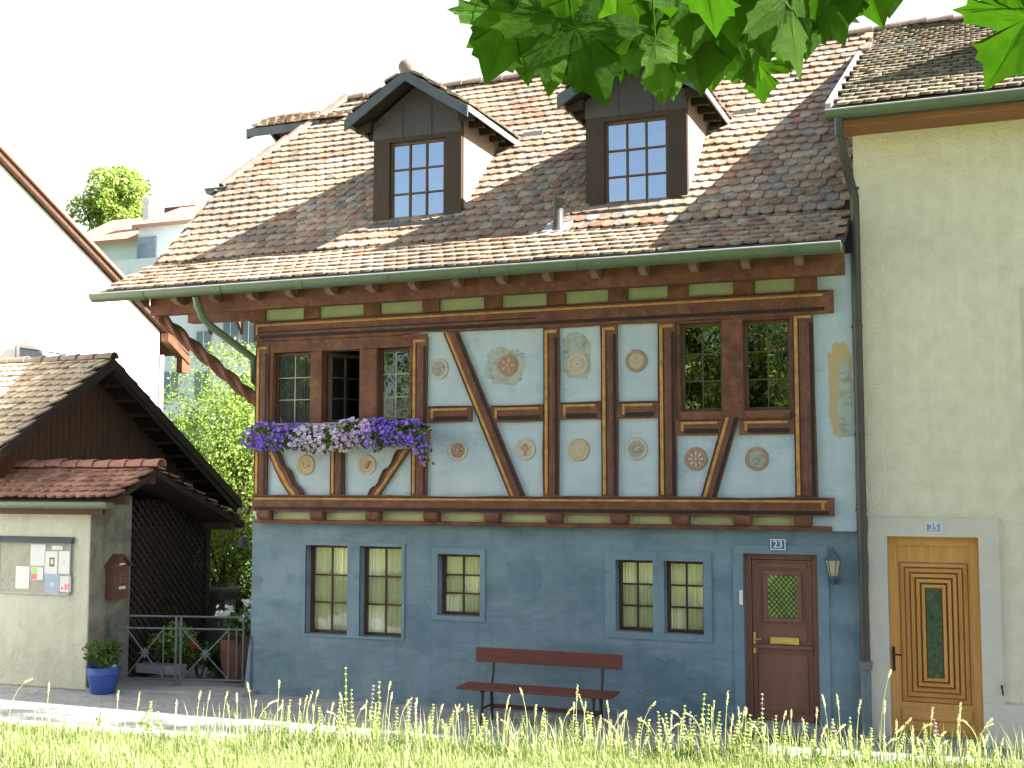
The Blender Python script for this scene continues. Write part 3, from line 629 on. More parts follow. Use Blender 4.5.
# roof
YE, ZE = -.80, 5.48; YK = .35; TK = math.tan(rad(27)); ZK = ZE+(YK-YE)*TK; TM = math.tan(rad(43)); YR = 4.1; ZR = ZK+(YR-YK)*TM
def zroof(y): return ZE+(y-YE)*TK if y < YK else ZK+(y-YK)*TM
XV, XRR = -11.63, -1.43; YH = 2.05; ZH = zroof(YH); XH = -10.45
b = MB(); dz = Vector((0, 0, -.035))
def F(*p): b.face([Vector(q)+dz for q in p])
F((XV, YE, ZE), (XRR, YE, ZE), (XRR, YK, ZK), (XV, YK, ZK))
F((XV, YK, ZK), (XRR, YK, ZK), (XRR, YR, ZR), (XH, YR, ZR), (XV, YH, ZH))
F((XV, YH, ZH), (XH, YR, ZR), (XV, 2*YR-YH, ZH))
F((XRR, YR, ZR), (XRR, 2*YR-YE-.3, ZR-(YR-YE-.3)*TM), (XV, 2*YR-YE-.3, ZR-(YR-YE-.3)*TM), (XV, 2*YR-YH, ZH), (XH, YR, ZR))
deck = b.build('roof_deck', M['tile_deck'], H); sm = deck.modifiers.new('thick', 'SOLIDIFY'); sm.thickness = .07; sm.offset = 0
DORM = [(-7.455, .80, .0), (-4.222, .75, -.06)]
def indormer(x, y):
    for (xc, yf, o) in DORM:
        if abs(x-xc) < .66 and y > yf+.06 and zroof(y) < 8.5+o - max(0, abs(x-xc)-.0)*.0 and y < 2.3: return True
    return False
b = MB()
tiles(b, (XV, YE, ZE), (1, 0, 0), (0, math.cos(rad(27)), math.sin(rad(27))), XRR-XV, (YK-YE)/math.cos(rad(27)), lambda u, v: .03 < u < XRR-XV-.05, ex=.195)
c43 = math.cos(rad(43))
def keepm(u, v):
    x = XV+u; y = YK+v*c43
    if u < .03 or x > XRR-.05: return False
    if y > YH and (x-XV) < (y-YH)/(YR-YH)*(XH-XV)-.02: return False
    return not indormer(x, y)
tiles(b, (XV, YK, ZK), (1, 0, 0), (0, c43, math.sin(rad(43))), XRR-XV, (YR-YK)/c43, keepm, ex=.195)
roof = b.build('roof', M['tile'], H)
b = MB(); ridge_tiles(b, (XH, YR, ZR+.04), (XRR-.02, YR, ZR+.04)); ridge_tiles(b, (XV+.02, YH, ZH+.05), (XH, YR, ZR+.06), .095); ridge_tiles(b, (XV+.02, 2*YR-YH, ZH+.05), (XH, YR, ZR+.06), .095)
b.build('ridge_tile', M['ridge'], roof, smooth=True)
# half-hip gutter, main gutter, apron strip
def gutter(mb, A, B, r=.075, n=10, m=0):
    A = Vector(A); B = Vector(B); d = (B-A).normalized(); s = Vector((d.y, -d.x, 0)).normalized(); vs = []
    for p in (A, B):
        for t in (1, .9):
            for q in range(n+1):
                an = PI*q/n; vs.append(p+s*math.cos(an)*r*t-Vector((0, 0, 1))*math.sin(an)*r*t)
    n1 = n+1; fs = []
    for q in range(n): fs += [(q, q+1, 2*n1+q+1, 2*n1+q), (n1+q, 3*n1+q, 3*n1+q+1, n1+q+1)]
    fs += [tuple(range(n1)), tuple(range(2*n1, 3*n1)), (0, n1, 3*n1, 2*n1), (n, n1+n, 3*n1+n, 2*n1+n)]
    mb.raw(vs, fs, m)
b = MB(); gutter(b, (XV-.02, -.91, 5.43), (XRR, -.91, 5.43), .105)
b.tube([(XV-.02, -1.015, 5.432), (XRR, -1.015, 5.432)], .011, 6, 1)
x = XV+.9
while x < XRR:
    b.tube([(x, -.91+.11*math.cos(a), 5.43-.11*math.sin(a)) for a in [PI*i/10 for i in range(11)]], .006, 5); x += 1.25
g = b.build('gutter', [M['gutter_green'], M['lead']], H, smooth=True)
b = MB(); b.prism([(-.835, 5.36), (-.815, 5.36), (-.78, 5.50), (-.80, 5.51)], 'X', XV, XRR); b.build('apron_strip', M['tin'], g)
b = MB(); gutter(b, (XV-.13, YH-.15, ZH-.06), (XV-.13, 2*YR-YH+.15, ZH-.06), .08); b.box(XV-.20, XV+.25, YH-.19, YH-.13, ZH-.06, ZH-.04); b.build('gutter', M['tin'], H, smooth=True)
# downpipe of the left eaves corner, and the twisted strut
p = [at(196, 296, -.86), at(198, 306, -.80), at(203, 318, -.72), at(212, 327, -.6), at(253, 358, -.12)]
b = MB(); b.tube(p+[Vector((XL-.05, .05, p[-1].z-.3)), Vector((XL-.06, .4, p[-1].z-.45))], .052, 12); b.tube([p[1]+Vector((0, 0, .02)), p[1]+Vector((0, 0, -.02))], .06, 12); b.build('downpipe', M['gutter_green'], H, smooth=True)
b = MB(); A = Vector((-10.92, -.42, 5.18)); B = Vector((-9.47, -.06, 3.92)); d = (B-A).normalized(); s = d.orthogonal().normalized(); t = d.cross(s); K = 140; n = 24; vs = []
for i in range(K+1):
    f = i/K; p = A+(B-A)*f; tw = f*12
    for q in range(n):
        a = 2*PI*q/n; r = .074+.022*math.cos(3*(a-tw))*(1 if .04 < f < .96 else 0); vs.append(p+(s*math.cos(a)+t*math.sin(a))*r)
b.raw(vs, [(i*n+q, i*n+(q+1) % n, (i+1)*n+(q+1) % n, (i+1)*n+q) for i in range(K) for q in range(n)]+[tuple(range(n)), tuple(range(K*n, K*n+n))])
b.build('twisted_strut', M['timber'], H, smooth=True)
b = MB(); b.prism([(-10.95, 5.155), (-9.5, 5.155), (-9.5, 5.34), (-10.95, 5.34)], 'Y', .3, .46); b.build('purlin', M['timber'], H, bevel=.01)
# downpipe between the two houses
PX = XR+.02
# dormers
def dormer(xc, yf, dz_, label):
    b = MB(); hw = .69
    zb, zt, za = 6.40+dz_, 7.98+dz_, 8.50+dz_
    wx0, wx1, wz0, wz1 = xc-.435, xc+.435, 6.53+dz_, 7.68+dz_
    wall_holes(b, xc-hw, xc+hw, zb-.1, zt-.12, yf, .10, [(wx0, wx1, wz0, wz1)], 1)
    b.prism([(xc-hw-.004, zt-.24), (xc+hw+.004, zt-.24), (xc+hw+.004, zt), (xc, za-.02), (xc-hw-.004, zt)], 'Y', yf-.012, yf+.09, 0)
    for q in (-.23, .23): b.box(xc+q-.012, xc+q+.012, yf-.022, yf, zt-.24, za-.19-abs(q)*.5, 0)
    for s_ in (-1, 1):
        X0 = xc+s_*hw; yb = YK+(zt-ZK)/TM+.1
        b.prism([(yf+.101, zroof(yf+.1)-.15), (yf+.101, zt), (yb, zt), (yb, zt-.1)], 'X', X0-s_*.05, X0, 2)
    b.box(xc-hw-.01, xc+hw+.01, yf-.10, yf+.01, zb+.045, zb+.075, 3); b.prism([(xc-hw-.06, zb+.0), (xc+hw+.06, zb+.0), (xc+hw+.02, zb+.05), (xc-hw-.02, zb+.05)], 'Y', yf-.16, yf+.0, 3)
    d = lab(b.build('dormer', [M['dormer'], M['dormer_dark'], M['cheek'], M['tin']], H, bevel=.004), label)
    # roof of the dormer
    y0 = yf-.38; ze = 7.985+dz_; zr = 8.60+dz_; ew = .94; sl_ = math.hypot(ew, zr-ze)
    b = MB()
    for s_ in (-1, 1):
        yb = YK+(ze-ZK)/TM+.25; yr = YK+(zr-ZK)/TM+.1
        P = [(xc+s_*ew, y0, ze), (xc+s_*ew, yb, ze), (xc, yr, zr), (xc, y0, zr)]
        Q = [(p[0], p[1], p[2]-.06) for p in P]
        b.raw(P+Q, [(0, 1, 2, 3), (4, 7, 6, 5), (0, 4, 5, 1), (0, 3, 7, 4), (1, 5, 6, 2)])
    rd = b.build('dormer_soffit', M['barn_dark'], d)
    b = MB()
    for s_ in (-1, 1):
        L_ = 3.2
        def kp(u, v, s_=s_):
            y = (y0+u) if s_ > 0 else (y0+L_-u); z = ze+v*(zr-ze)/sl_
            return y > y0-.02 and zroof(y) < z+.16 and 0 < u < L_
        O = (xc+ew*1.03, y0-.03, ze-.02) if s_ > 0 else (xc-ew*1.03, y0+L_, ze-.02)
        tiles(b, O, (0, s_, 0), (-s_*ew, 0, zr-ze), L_, sl_+.02, kp, ex=.16, tw=.17)
    b.build('dormer_roof', M['tile'], d)
    b = MB()
    yr = YK+(zr-ZK)/TM
    ridge_tiles(b, (xc, yr, zr+.03), (xc, y0+.08, zr+.03), .075)
    b.lathe([(.02, -.05), (.07, -.045), (.105, -.01), (.11, .06), (.10, .12), (.04, .13)], (xc, y0+.0, zr+.03), 16, ax='Y')
    b.build('ridge_tile', M['ridge'], d, smooth=True)
    b = MB()
    for s_ in (-1, 1):
        h = .155
        b.prism([(xc, zr-.02), (xc+s_*(ew+.02), ze-.03), (xc+s_*(ew+.02), ze-.03-h), (xc, zr-.02-h)], 'Y', y0-.02, y0+.012)
        yb = YK+(ze-ZK)/TM+.1
    b.build('verge_board', M['tin'], d, bevel=.004)
    for s_ in (-1, 1):
        yb = YK+(ze-ZK)/TM+.12
        b = MB(); b.box(xc+s_*(ew+.005), xc+s_*(ew+.03), y0, yb, ze-.10, ze-.02)
        b.build('eaves_board', M['lead'], d)
    for s_ in (-1, 1):
        y = y0+.3
        while y < YK+(ze-ZK)/TM-.1:
            b = MB(); b.prism([(xc+s_*.695, zt-.0), (xc+s_*.92, ze-.07), (xc+s_*.92, ze-.14), (xc+s_*.695, zt-.12)], 'Y', y-.035, y+.035); y += .38
            b.build('rafter_end', M['barn_dark'], d)
    b = MB(); b.box(xc+1.0, xc+1.32, YK+(ze-ZK)/TM+.02, YK+(ze-ZK)/TM+.2, zroof(YK+(ze-ZK)/TM+.1)-.02, zroof(YK+(ze-ZK)/TM+.1)+.05); b.build('flashing', M['lead'], d)
    # window (sub-parts of the dormer)
    b = MB(); y = yf+.05; fw = .04
    b.box(wx0, wx0+fw, y, y+.05, wz0, wz1); b.box(wx1-fw, wx1, y, y+.05, wz0, wz1); b.box(wx0+fw, wx1-fw, y, y+.05, wz0, wz0+fw); b.box(wx0+fw, wx1-fw, y, y+.05, wz1-fw, wz1)
    for k in (1, 2):
        xx = wx0+fw+(wx1-wx0-2*fw)*k/3; b.box(xx-.012, xx+.012, y-.004, y+.045, wz0+fw, wz1-fw)
        zz = wz0+fw+(wz1-wz0-2*fw)*k/3; b.box(wx0+fw, wx1-fw, y-.002, y+.043, zz-.011, zz+.011)
    b.build('window_frame', M['frame_brown'], d, bevel=.003)
    b = MB()
    for i in range(3):
        for j in range(3):
            a0 = wx0+fw+(wx1-wx0-2*fw)*i/3; a1 = wx0+fw+(wx1-wx0-2*fw)*(i+1)/3; c0 = wz0+fw+(wz1-wz0-2*fw)*j/3; c1 = wz0+fw+(wz1-wz0-2*fw)*(j+1)/3
            t = RND.gauss(0, .0012); t2 = RND.gauss(0, .0012); b.face([(a0, y+.025-t-t2, c0), (a1, y+.025+t-t2, c0), (a1, y+.025+t+t2, c1), (a0, y+.025-t+t2, c1)])
    b.build('pane', M['glass_sky'], d)
    b = MB(); b.face([(wx0-.2, yf+.55, wz0-.1), (wx1+.2, yf+.55, wz0-.1), (wx1+.2, yf+.55, wz1+.2), (wx0-.2, yf+.55, wz1+.2)]); b.build('blind', M['curtain_grey'], d)
dormer(*DORM[0], 'left dormer with round ridge end tile')
dormer(*DORM[1], 'right dormer below the maple leaves')
# small dormer on the half hip, seen beyond the hip ridge
b = MB()
b.box(-11.6, -10.6, 3.75, 4.45, 8.2, 9.15, 0)
P = [(-12.05, 3.45, 9.06), (-10.3, 3.45, 9.06), (-10.3, 4.1, 9.40), (-12.05, 4.1, 9.40), (-12.05, 4.75, 9.06), (-10.3, 4.75, 9.06)]
b.raw(P+[(x_, y_, z_-.07) for x_, y_, z_ in P], [(0, 1, 2, 3), (3, 2, 5, 4), (6, 9, 8, 7), (9, 10, 11, 8), (0, 6, 7, 1), (4, 5, 11, 10), (0, 3, 9, 6), (3, 4, 10, 9)], 1)
b.box(-12.08, -10.6, 3.41, 3.445, 8.92, 9.06, 2); b.prism([(3.43, 9.05), (3.43, 8.88), (4.1, 9.22), (4.77, 8.88), (4.77, 9.05), (4.1, 9.39)], 'X', -12.09, -12.055, 2)
dd = lab(b.build('dormer', [M['dormer_dark'], M['tile_deck'], M['tin']], H), 'small dormer on the hipped end')
b = MB(); tiles(b, (-12.07, 3.43, 9.06), (1, 0, 0), (0, .65, .34), 1.85, .74, lambda u, v: u > 0, ex=.16); ridge_tiles(b, (-12.05, 4.1, 9.44), (-10.6, 4.1, 9.44), .07)
for i, f in enumerate(b.f): b.c[i] = b.c[i] or (.3, .2, .15)
b.build('dormer_roof', M['tile'], dd)
# flue
b = MB(); fx_, fy_ = -5.17, .36
b.lathe([(.13, 6.05), (.11, 6.10), (.075, 6.14), (.07, 6.38), (.07, 6.41)], (fx_, fy_, 0), 16); b.lathe([(.085, 6.41), (.09, 6.42), (.09, 6.49), (.07, 6.50), (.07, 6.53), (.02, 6.55)], (fx_, fy_, 0), 16)
b.build('vent_pipe', M['pipe'], H, smooth=True)
b = MB(); b.prism([(-.19, -.18), (.19, -.18), (.15, .22), (-.15, .22)], 'Z', 0, .02); 
fl = MB(); fl.face([(fx_-.2, fy_-.2, zroof(fy_-.2)+.05), (fx_+.2, fy_-.2, zroof(fy_-.2)+.05), (fx_+.17, fy_+.2, zroof(fy_+.2)+.06), (fx_-.17, fy_+.2, zroof(fy_+.2)+.06)]); fl.build('flashing', M['lead'], H)

# ================================================================== HOUSE 25
H2 = thing('plastered_house', 'yellow roughcast house with pine door at the right of the timbered house', 'house', (2.5, 0, GZ))
X25 = -1.375
dh = (-1.10, -.13, GZ, 2.20)
b = MB(); wall_holes(b, X25, 6.5, GZ, 6.95, .0, .32, [dh, (.44, 1.4, 2.85, 4.9)]); b.build('front_wall', M['stucco'], H2)
b = MB(); b.box(X25, X25+.3, .33, 11.7, GZ, 7.3); b.prism([(.33, 7.3), (11.7, 7.3), (6, 10.1)], 'X', X25, X25+.3); b.box(6.2, 6.5, .33, 11.7, GZ, 7.2); b.box(X25+.31, 6.19, 11.4, 11.7, GZ, 7.2); b.build('side_wall', M['stucco'], H2)
b = MB(); wall_holes(b, -1.30, .085, .37, 2.41, -.03, .06, [dh]); b.build('door_surround', M['stone'], H2, bevel=.01)
b = MB(); b.box(-1.34, dh[0], -.045, .0, GZ, .37); b.box(dh[1], 6.5, -.045, .0, GZ, .40); b.build('plinth', M['stone'], H2, bevel=.012)
b = MB(); b.box(-1.12, -.11, -.12, .3, GZ, -.02); b.build('threshold', M['concrete'], H2, bevel=.01)
# pine door with nested mouldings
b = MB(); y = .10
b.box(dh[0], dh[0]+.09, y, y+.08, -.02, 2.2); b.box(dh[1]-.09, dh[1], y, y+.08, -.02, 2.2); b.box(dh[0]+.09, dh[1]-.09, y, y+.08, 2.09, 2.2, 1)
b.box(dh[0]+.08, dh[1]-.08, y+.03, y+.06, -.03, 2.12, 0)
cx, cz = -.618, 1.12
NR = 5
for i in range(NR):
    w0, h0 = .372-.0575*i, .785-.0585*i; w1, h1 = w0-.0575, h0-.0585; ya, yb_ = y+.022-.006*i, y+.004-.006*i
    o_ = [(cx-w0, cz-h0), (cx+w0, cz-h0), (cx+w0, cz+h0), (cx-w0, cz+h0)]; n_ = [(cx-w1, cz-h1), (cx+w1, cz-h1), (cx+w1, cz+h1), (cx-w1, cz+h1)]
    g_ = [(cx+(p[0]-cx)*(1-.014/w0), cz+(p[1]-cz)*(1-.014/h0)) for p in o_]; e_ = [(cx+(p[0]-cx)*(1+.012/w1), cz+(p[1]-cz)*(1+.012/h1)) for p in n_]
    for k in range(4):
        q = (k+1) % 4; mm = 1 if k % 2 == 0 else 0
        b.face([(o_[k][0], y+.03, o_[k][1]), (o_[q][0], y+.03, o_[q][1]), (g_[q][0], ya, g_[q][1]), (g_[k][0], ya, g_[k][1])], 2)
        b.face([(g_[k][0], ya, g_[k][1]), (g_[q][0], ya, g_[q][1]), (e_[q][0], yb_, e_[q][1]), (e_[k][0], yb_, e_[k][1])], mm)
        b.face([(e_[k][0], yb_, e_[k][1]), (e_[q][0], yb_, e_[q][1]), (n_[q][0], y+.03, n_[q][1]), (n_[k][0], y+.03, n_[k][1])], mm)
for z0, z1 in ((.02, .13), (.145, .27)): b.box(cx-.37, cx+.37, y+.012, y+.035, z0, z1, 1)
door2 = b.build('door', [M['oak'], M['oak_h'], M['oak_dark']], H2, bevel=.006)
b = MB(); b.box(cx-.08, cx+.08, y-.005, y+.012, cz-.50, cz+.50); b.build('pane', mat('dark_green_relief_glass', (.012, .03, .012), (.05, .10, .03), 18, .15, .8, 22, spec=.6), door2)
b = MB(); b.box(-1.078, -1.048, y-.012, y+.0, .68, .95); b.tube([(-1.063, y-.01, .87), (-1.063, y-.06, .87), (-.975, y-.065, .865)], .011, 8); b.build('handle', M['iron'], door2, bevel=.004)
window(H2, 'window', .47, 1.37, 2.90, 4.87, .10, 2, 3, M['white'], M['glass_dark'], .06, .03, .06, M['curtain_grey'])
b = MB(); wall_holes(b, .40, 1.44, 2.78, 4.96, -.02, .06, [(.46, 1.38, 2.88, 4.88)]); b.box(.38, 1.46, -.09, .03, 2.70, 2.78); b.build('window_surround', M['stone'], H2, bevel=.01)
# roof of 25
E25Y, E25Z = -.60, 7.05; R25Y, R25Z = 6.0, 10.27; T25 = (R25Z-E25Z)/(R25Y-E25Y); A25 = math.atan(T25)
XV25 = -1.56
b = MB(); dz_ = -.03
for (ya, za, yb, zb) in ((E25Y, E25Z, R25Y, R25Z), (R25Y, R25Z, 12.4, 7.15)):
    b.face([(XV25, ya, za+dz_), (6.8, ya, za+dz_), (6.8, yb, zb+dz_), (XV25, yb, zb+dz_)])
dk = b.build('roof_deck', M['tile_deck'], H2); sm = dk.modifiers.new('thick', 'SOLIDIFY'); sm.thickness = .08; sm.offset = 0
b = MB(); tiles(b, (XV25, E25Y, E25Z), (1, 0, 0), (0, math.cos(A25), math.sin(A25)), 4.6, (R25Y-E25Y)/math.cos(A25), lambda u, v: u > .03, tw=.15, ex=.27, pal=PAL25, th=.030, jit=1.2)
r25 = b.build('roof', M['tile'], H2)
b = MB(); ridge_tiles(b, (XV25, R25Y, R25Z+.05), (5, R25Y, R25Z+.05), .10, .42); b.build('ridge_tile', M['ridge'], r25, smooth=True)
b = MB(); yj = 3.75; b.prism([(E25Y-.02, E25Z-.10), (yj, E25Z+(yj-E25Y)*T25-.10), (yj, E25Z+(yj-E25Y)*T25+.06), (E25Y-.02, E25Z+.06)], 'X', XV25-.05, XV25+.015)
b.box(XV25-.05, X25+.6, yj-.02, yj+.05, E25Z+(yj-E25Y)*T25-.02, E25Z+(yj-E25Y)*T25+.07); b.build('verge_flashing', M['lead'], H2)
b = MB(); gutter(b, (XV25-.04, -.68, 6.985), (6.8, -.68, 6.985), .085); b.tube([(XV25-.04, -.765, 6.987), (6.8, -.765, 6.987)], .011, 6, 1); b.box(XV25-.02, 6.8, -.60, -.57, 6.90, 7.04, 2); g2 = b.build('gutter', [M['gutter_green'], M['lead'], M['tin']], H2, smooth=True)
b = MB(); b.prism([(-.52, 6.85), (-.52, 6.95), (.0, 6.99), (.0, 6.87)], 'X', X25-.06, 6.8); b.build('eaves_board', mat('orange_eaves_board', (.24, .11, .045), (.19, .08, .035), 4, .7, .2, 20, (.5, 3, 3)), H2, bevel=.008)
px = at(857, 300, -.12).x
b = MB(); b.tube([(XV25+.10, -.68, 6.93), (XV25+.10, -.66, 6.72), (XV25+.13, -.58, 6.55), (px-.03, -.22, 6.25), (px, -.15, 6.12), (px, -.13, 5.95), (px, -.12, .78)], .052, 12)
for z in (6.7, 6.2, 4.6, 3.35, 2.5): 
    b.tube([(px if z < 6.3 else XV25+.10, -.13 if z < 6 else -.655 if z > 6.5 else -.19, z+.012), (px if z < 6.3 else XV25+.10, -.13 if z < 6 else -.655 if z > 6.5 else -.19, z-.012)], .060, 12)
    if z < 6: b.box(px-.07, px-.05, -.14, -.0, z-.012, z+.012)
dp = b.build('downpipe', M['pipe'], H2, smooth=True)
b = MB(); b.lathe([(.058, GZ), (.058, .70), (.075, .71), (.078, .80), (.056, .81)], (px, -.12, 0), 16); b.build('standpipe', M['pipe_grey'], dp, smooth=True)
# dormer of 25, mostly out of frame; chimney
b = MB(); dx0, dx1, dyf = .55, 2.0, 1.0
z0 = E25Z+(dyf-E25Y)*T25
b.prism([(dx0, z0-.2), (dx1, z0-.2), (dx1, z0+1.15), ((dx0+dx1)/2, z0+1.7), (dx0, z0+1.15)], 'Y', dyf, dyf+3.2, 0)
for s_, xe in ((-1, dx0), (1, dx1)):
    xm = (dx0+dx1)/2
    P = [(xm, dyf-.35, z0+1.86), (xe+s_*.3, dyf-.35, z0+1.06), (xe+s_*.3, dyf+3.3, z0+1.06), (xm, dyf+3.3, z0+1.86)]
    b.raw(P+[(p[0], p[1], p[2]-.08) for p in P], [(0, 1, 2, 3), (4, 7, 6, 5), (0, 4, 5, 1), (1, 5, 6, 2)], 1)
b.build('dormer', [M['tin'], M['ridge']], H2)
cp = at(996, 12, 5.6)
b = MB(); b.box(cp.x-.13, cp.x+.45, 5.4, 5.9, 9.6, 10.95, 0); b.box(cp.x-.17, cp.x+.49, 5.36, 5.94, 10.95, 11.05, 1); b.build('chimney', [mat('chimney_brick', (.30, .12, .07), (.22, .09, .06), 12, .9, .4, 30), M['concrete']], H2)
b = MB(); hk = at(1002, 690, -.05); b.tube([(hk.x, -.04, hk.z+.04), (hk.x, -.09, hk.z+.03), (hk.x+.01, -.09, hk.z-.05)], .012, 6); b.build('wall_hook', M['iron'], H2)

# ================================================================== SIGNS, LANTERN, BENCH
def number_sign(u, v, w, h, txt, mback, label, y):
    c = at(u, v, y)
    o = thing('house_number_sign', label, 'sign', (c.x, y, c.z))
    b = MB(); b.box(c.x-w/2, c.x+w/2, y-.008, y, c.z-h/2, c.z+h/2, 0); b.box(c.x-w/2+.012, c.x+w/2-.012, y-.0095, y-.005, c.z-h/2+.012, c.z+h/2-.012, 1); b.build('plate', [M['white'], mback], o)
    me = text_mesh(txt, h*.92); me.materials.clear(); me.materials.append(M['white']); d = bpy.data.objects.new('digits', me); COL.objects.link(d); d.parent = o
    d.location = (0, -.0105, 0); d.rotation_euler = (PI/2, 0, 0); return o
number_sign(778, 544.5, .175, .125, '23', M['sign_blue'], 'dark blue enamel house number 23 above the brown door', -.023)
number_sign(933.5, 527.5, .17, .115, '25', M['sign_pale'], 'faded blue house number 25 above the pine door', -.031)
lp = at(833, 565, -.14)
o = thing('wall_lantern', 'small wall lantern with blue grey cap right of the brown door', 'lantern', (lp.x, 0, lp.z))
b = MB(); zc = lp.z
b.lathe([(.10, zc+.055), (.085, zc+.075), (.03, zc+.16), (.012, zc+.18), (.018, zc+.195), (.004, zc+.215)], (lp.x, -.14, 0), 8); b.lathe([(.05, zc-.155), (.055, zc-.135), (.055, zc-.125)], (lp.x, -.14, 0), 8)
for k in range(6):
    a = PI/3*k; b.tube([(lp.x+.052*math.cos(a), -.14+.052*math.sin(a), zc-.13), (lp.x+.088*math.cos(a), -.14+.088*math.sin(a), zc+.06)], .006, 5)
b.build('cap', mat('lantern_blue_grey', (.045, .07, .095), (.06, .085, .105), 8, .5), o)
b = MB(); b.lathe([(.046, zc-.125), (.081, zc+.056)], (lp.x, -.14, 0), 6); b.build('lamp_glass', M['lamp_glass'], o)
b = MB(); b.tube([(lp.x, -.14, zc-.15), (lp.x, -.14, zc-.18), (lp.x, -.09, zc-.21), (lp.x, -.02, zc-.19)], .012, 8); b.lathe([(.05, -.03), (.05, 0)], (lp.x, 0, zc-.185), 12, ax='Y'); b.build('bracket', M['tin'], o)

o = thing('park_bench', 'red brown wooden bench with black iron legs below the ground floor windows', 'bench', (-5.05, -.6, GZ))
b = MB(); b.box(-5.98, -4.10, -.475, -.445, .60, .775); b.build('backrest', M['bench_red'], o, bevel=.006)
for k, y in enumerate((-.86, -.765, -.67, -.575)):
    b = MB(); b.box(-6.07, -4.12, y, y+.078, .315+.004*k, .345+.004*k); b.build('seat_slat', M['bench_red'], o, bevel=.005)
for x in (-5.75, -4.35):
    b = MB(); b.tube([(x, -.80, .312), (x, -.81, .2), (x, -.84, GZ)], .02, 8); b.build('leg', M['iron'], o)
    b = MB(); b.tube([(x, -.44, .76), (x, -.46, .5), (x, -.52, .3), (x, -.50, GZ)], .022, 8); b.tube([(x, -.84, .30), (x, -.50, .305)], .018, 8); b.tube([(x, -.82, .10), (x, -.50, .10)], .014, 8); b.build('leg', M['iron'], o)
b = MB(); b.box(-5.72, -4.38, -.53, -.50, .06, .11); b.build('stretcher', M['bench_red'], o)
b = MB(); b.box(-2.72, -1.95, -.62, -.22, GZ, GZ+.018); tag(b.build('doormat', M['iron'], None, bevel=.004), 'dark doormat on the paving before the brown door', 'doormat')

# ================================================================== FOLIAGE HELPERS
def leafquad(mb, p, n_, size, col, fold=.25, asp=.6):
    n_ = n_.normalized(); a = n_.orthogonal().normalized(); a = (Matrix.Rotation(RND.uniform(0, 2*PI), 3, n_) @ a); c = n_.cross(a)
    L_ = size; w = size*asp*.5; mb.col = col
    q = [p, p+a*L_*.5+c*w+n_*fold*w, p+a*L_, p+a*L_*.5-c*w+n_*fold*w]
    k = len(mb.v); mb.v += [tuple(x) for x in q]; mb.f += [(k, k+1, k+2), (k, k+2, k+3)]; mb.m += [0, 0]; mb.c += [col, col]
def crown(mb, blobs, count, size, cols, seed=0, gap=.05, inner=.35):
    tot = sum(b_[1]**2 for b_ in blobs); r_ = RND
    for (c, r, sq) in blobs:
        c = Vector(c); k = int(count*r*r/tot)
        for _ in range(k):
            d = Vector((r_.gauss(0, 1), r_.gauss(0, 1), r_.gauss(0, 1))).normalized()
            rr = r*(1-inner*r_.random()**1.6)
            w = noise.noise(c*.9+d*2.2+Vector((seed, 0, 0)))
            rr *= 1+.30*w
            p = c+Vector((d.x*rr, d.y*rr, d.z*rr*sq))
            if noise.noise(p*(2.2/r)+Vector((0, seed, 5))) < -gap-.12: continue
            f = r_.uniform(.7, 1.25); cc = r_.choice(cols); col = (cc[0]*f, cc[1]*f, cc[2]*f)
            nn = (d*.7+Vector((r_.gauss(0, .6), r_.gauss(0, .6), r_.gauss(0, .6)+.4)))
            leafquad(mb, p, nn, size*r_.uniform(.7, 1.3), col)
    mb.col = None
GREENS = [(.05, .10, .02), (.07, .13, .025), (.045, .085, .02), (.09, .15, .03)]
LIGHTG = [(.17, .26, .05), (.22, .31, .07), (.13, .21, .04), (.28, .36, .10)]
def rand_blobs(c, R_, k, rmin, rmax, sq=.85, seed=0, flat=.8):
    r_ = random.Random(seed); out = []
    for i in range(k):
        d = Vector((r_.gauss(0, 1), r_.gauss(0, 1), r_.gauss(0, 1))).normalized()*R_*r_.random()**.5
        out.append((Vector(c)+Vector((d.x, d.y, d.z*flat)), r_.uniform(rmin, rmax), sq))
    return out
def tree(name, label, loc, trunk_h, trunk_r, blobs, count, size, cols, group=None, seed=1):
    o = thing(name, label, 'tree', loc, group); L_ = Vector(loc)
    b = MB(); top = L_+Vector((.15, .1, trunk_h)); b.tube([L_, L_+Vector((.05, -.04, trunk_h*.5)), top], [trunk_r*1.25, trunk_r, trunk_r*.7], 10)
    for i, (c, r, s_) in enumerate(blobs[:9]):
        c = Vector(c); mid = (top+c)/2+Vector((0, 0, -.2)); b.tube([top, mid, c], [trunk_r*.45, trunk_r*.28, trunk_r*.1], 6)
    b.build('trunk', M['bark'], o, smooth=True)
    b = MB(); crown(b, blobs, count, size, cols, seed); b.build('crown', M['leaf'], o)
    return o
def bush(name, label, c, R_, k, count, size, cols, cat='bush', group=None, seed=1, rmin=.35, rmax=.6, flat=.8):
    c = Vector(c); base = Vector((c.x, c.y, c.z-R_*flat-.2)); o = thing(name, label, cat, base, group)
    bl = rand_blobs(c, R_*.8, k, R_*rmin, R_*rmax, seed=seed, flat=flat)
    b = MB()
    for (p, r, s_) in bl: b.tube([base, (base+p)/2, p], [.03*R_+.006, .02*R_+.004, .004], 5)
    b.build('stem', M['bark'], o)
    b = MB(); crown(b, bl, count, size, cols, seed); b.build('foliage', M['leaf'], o); return o

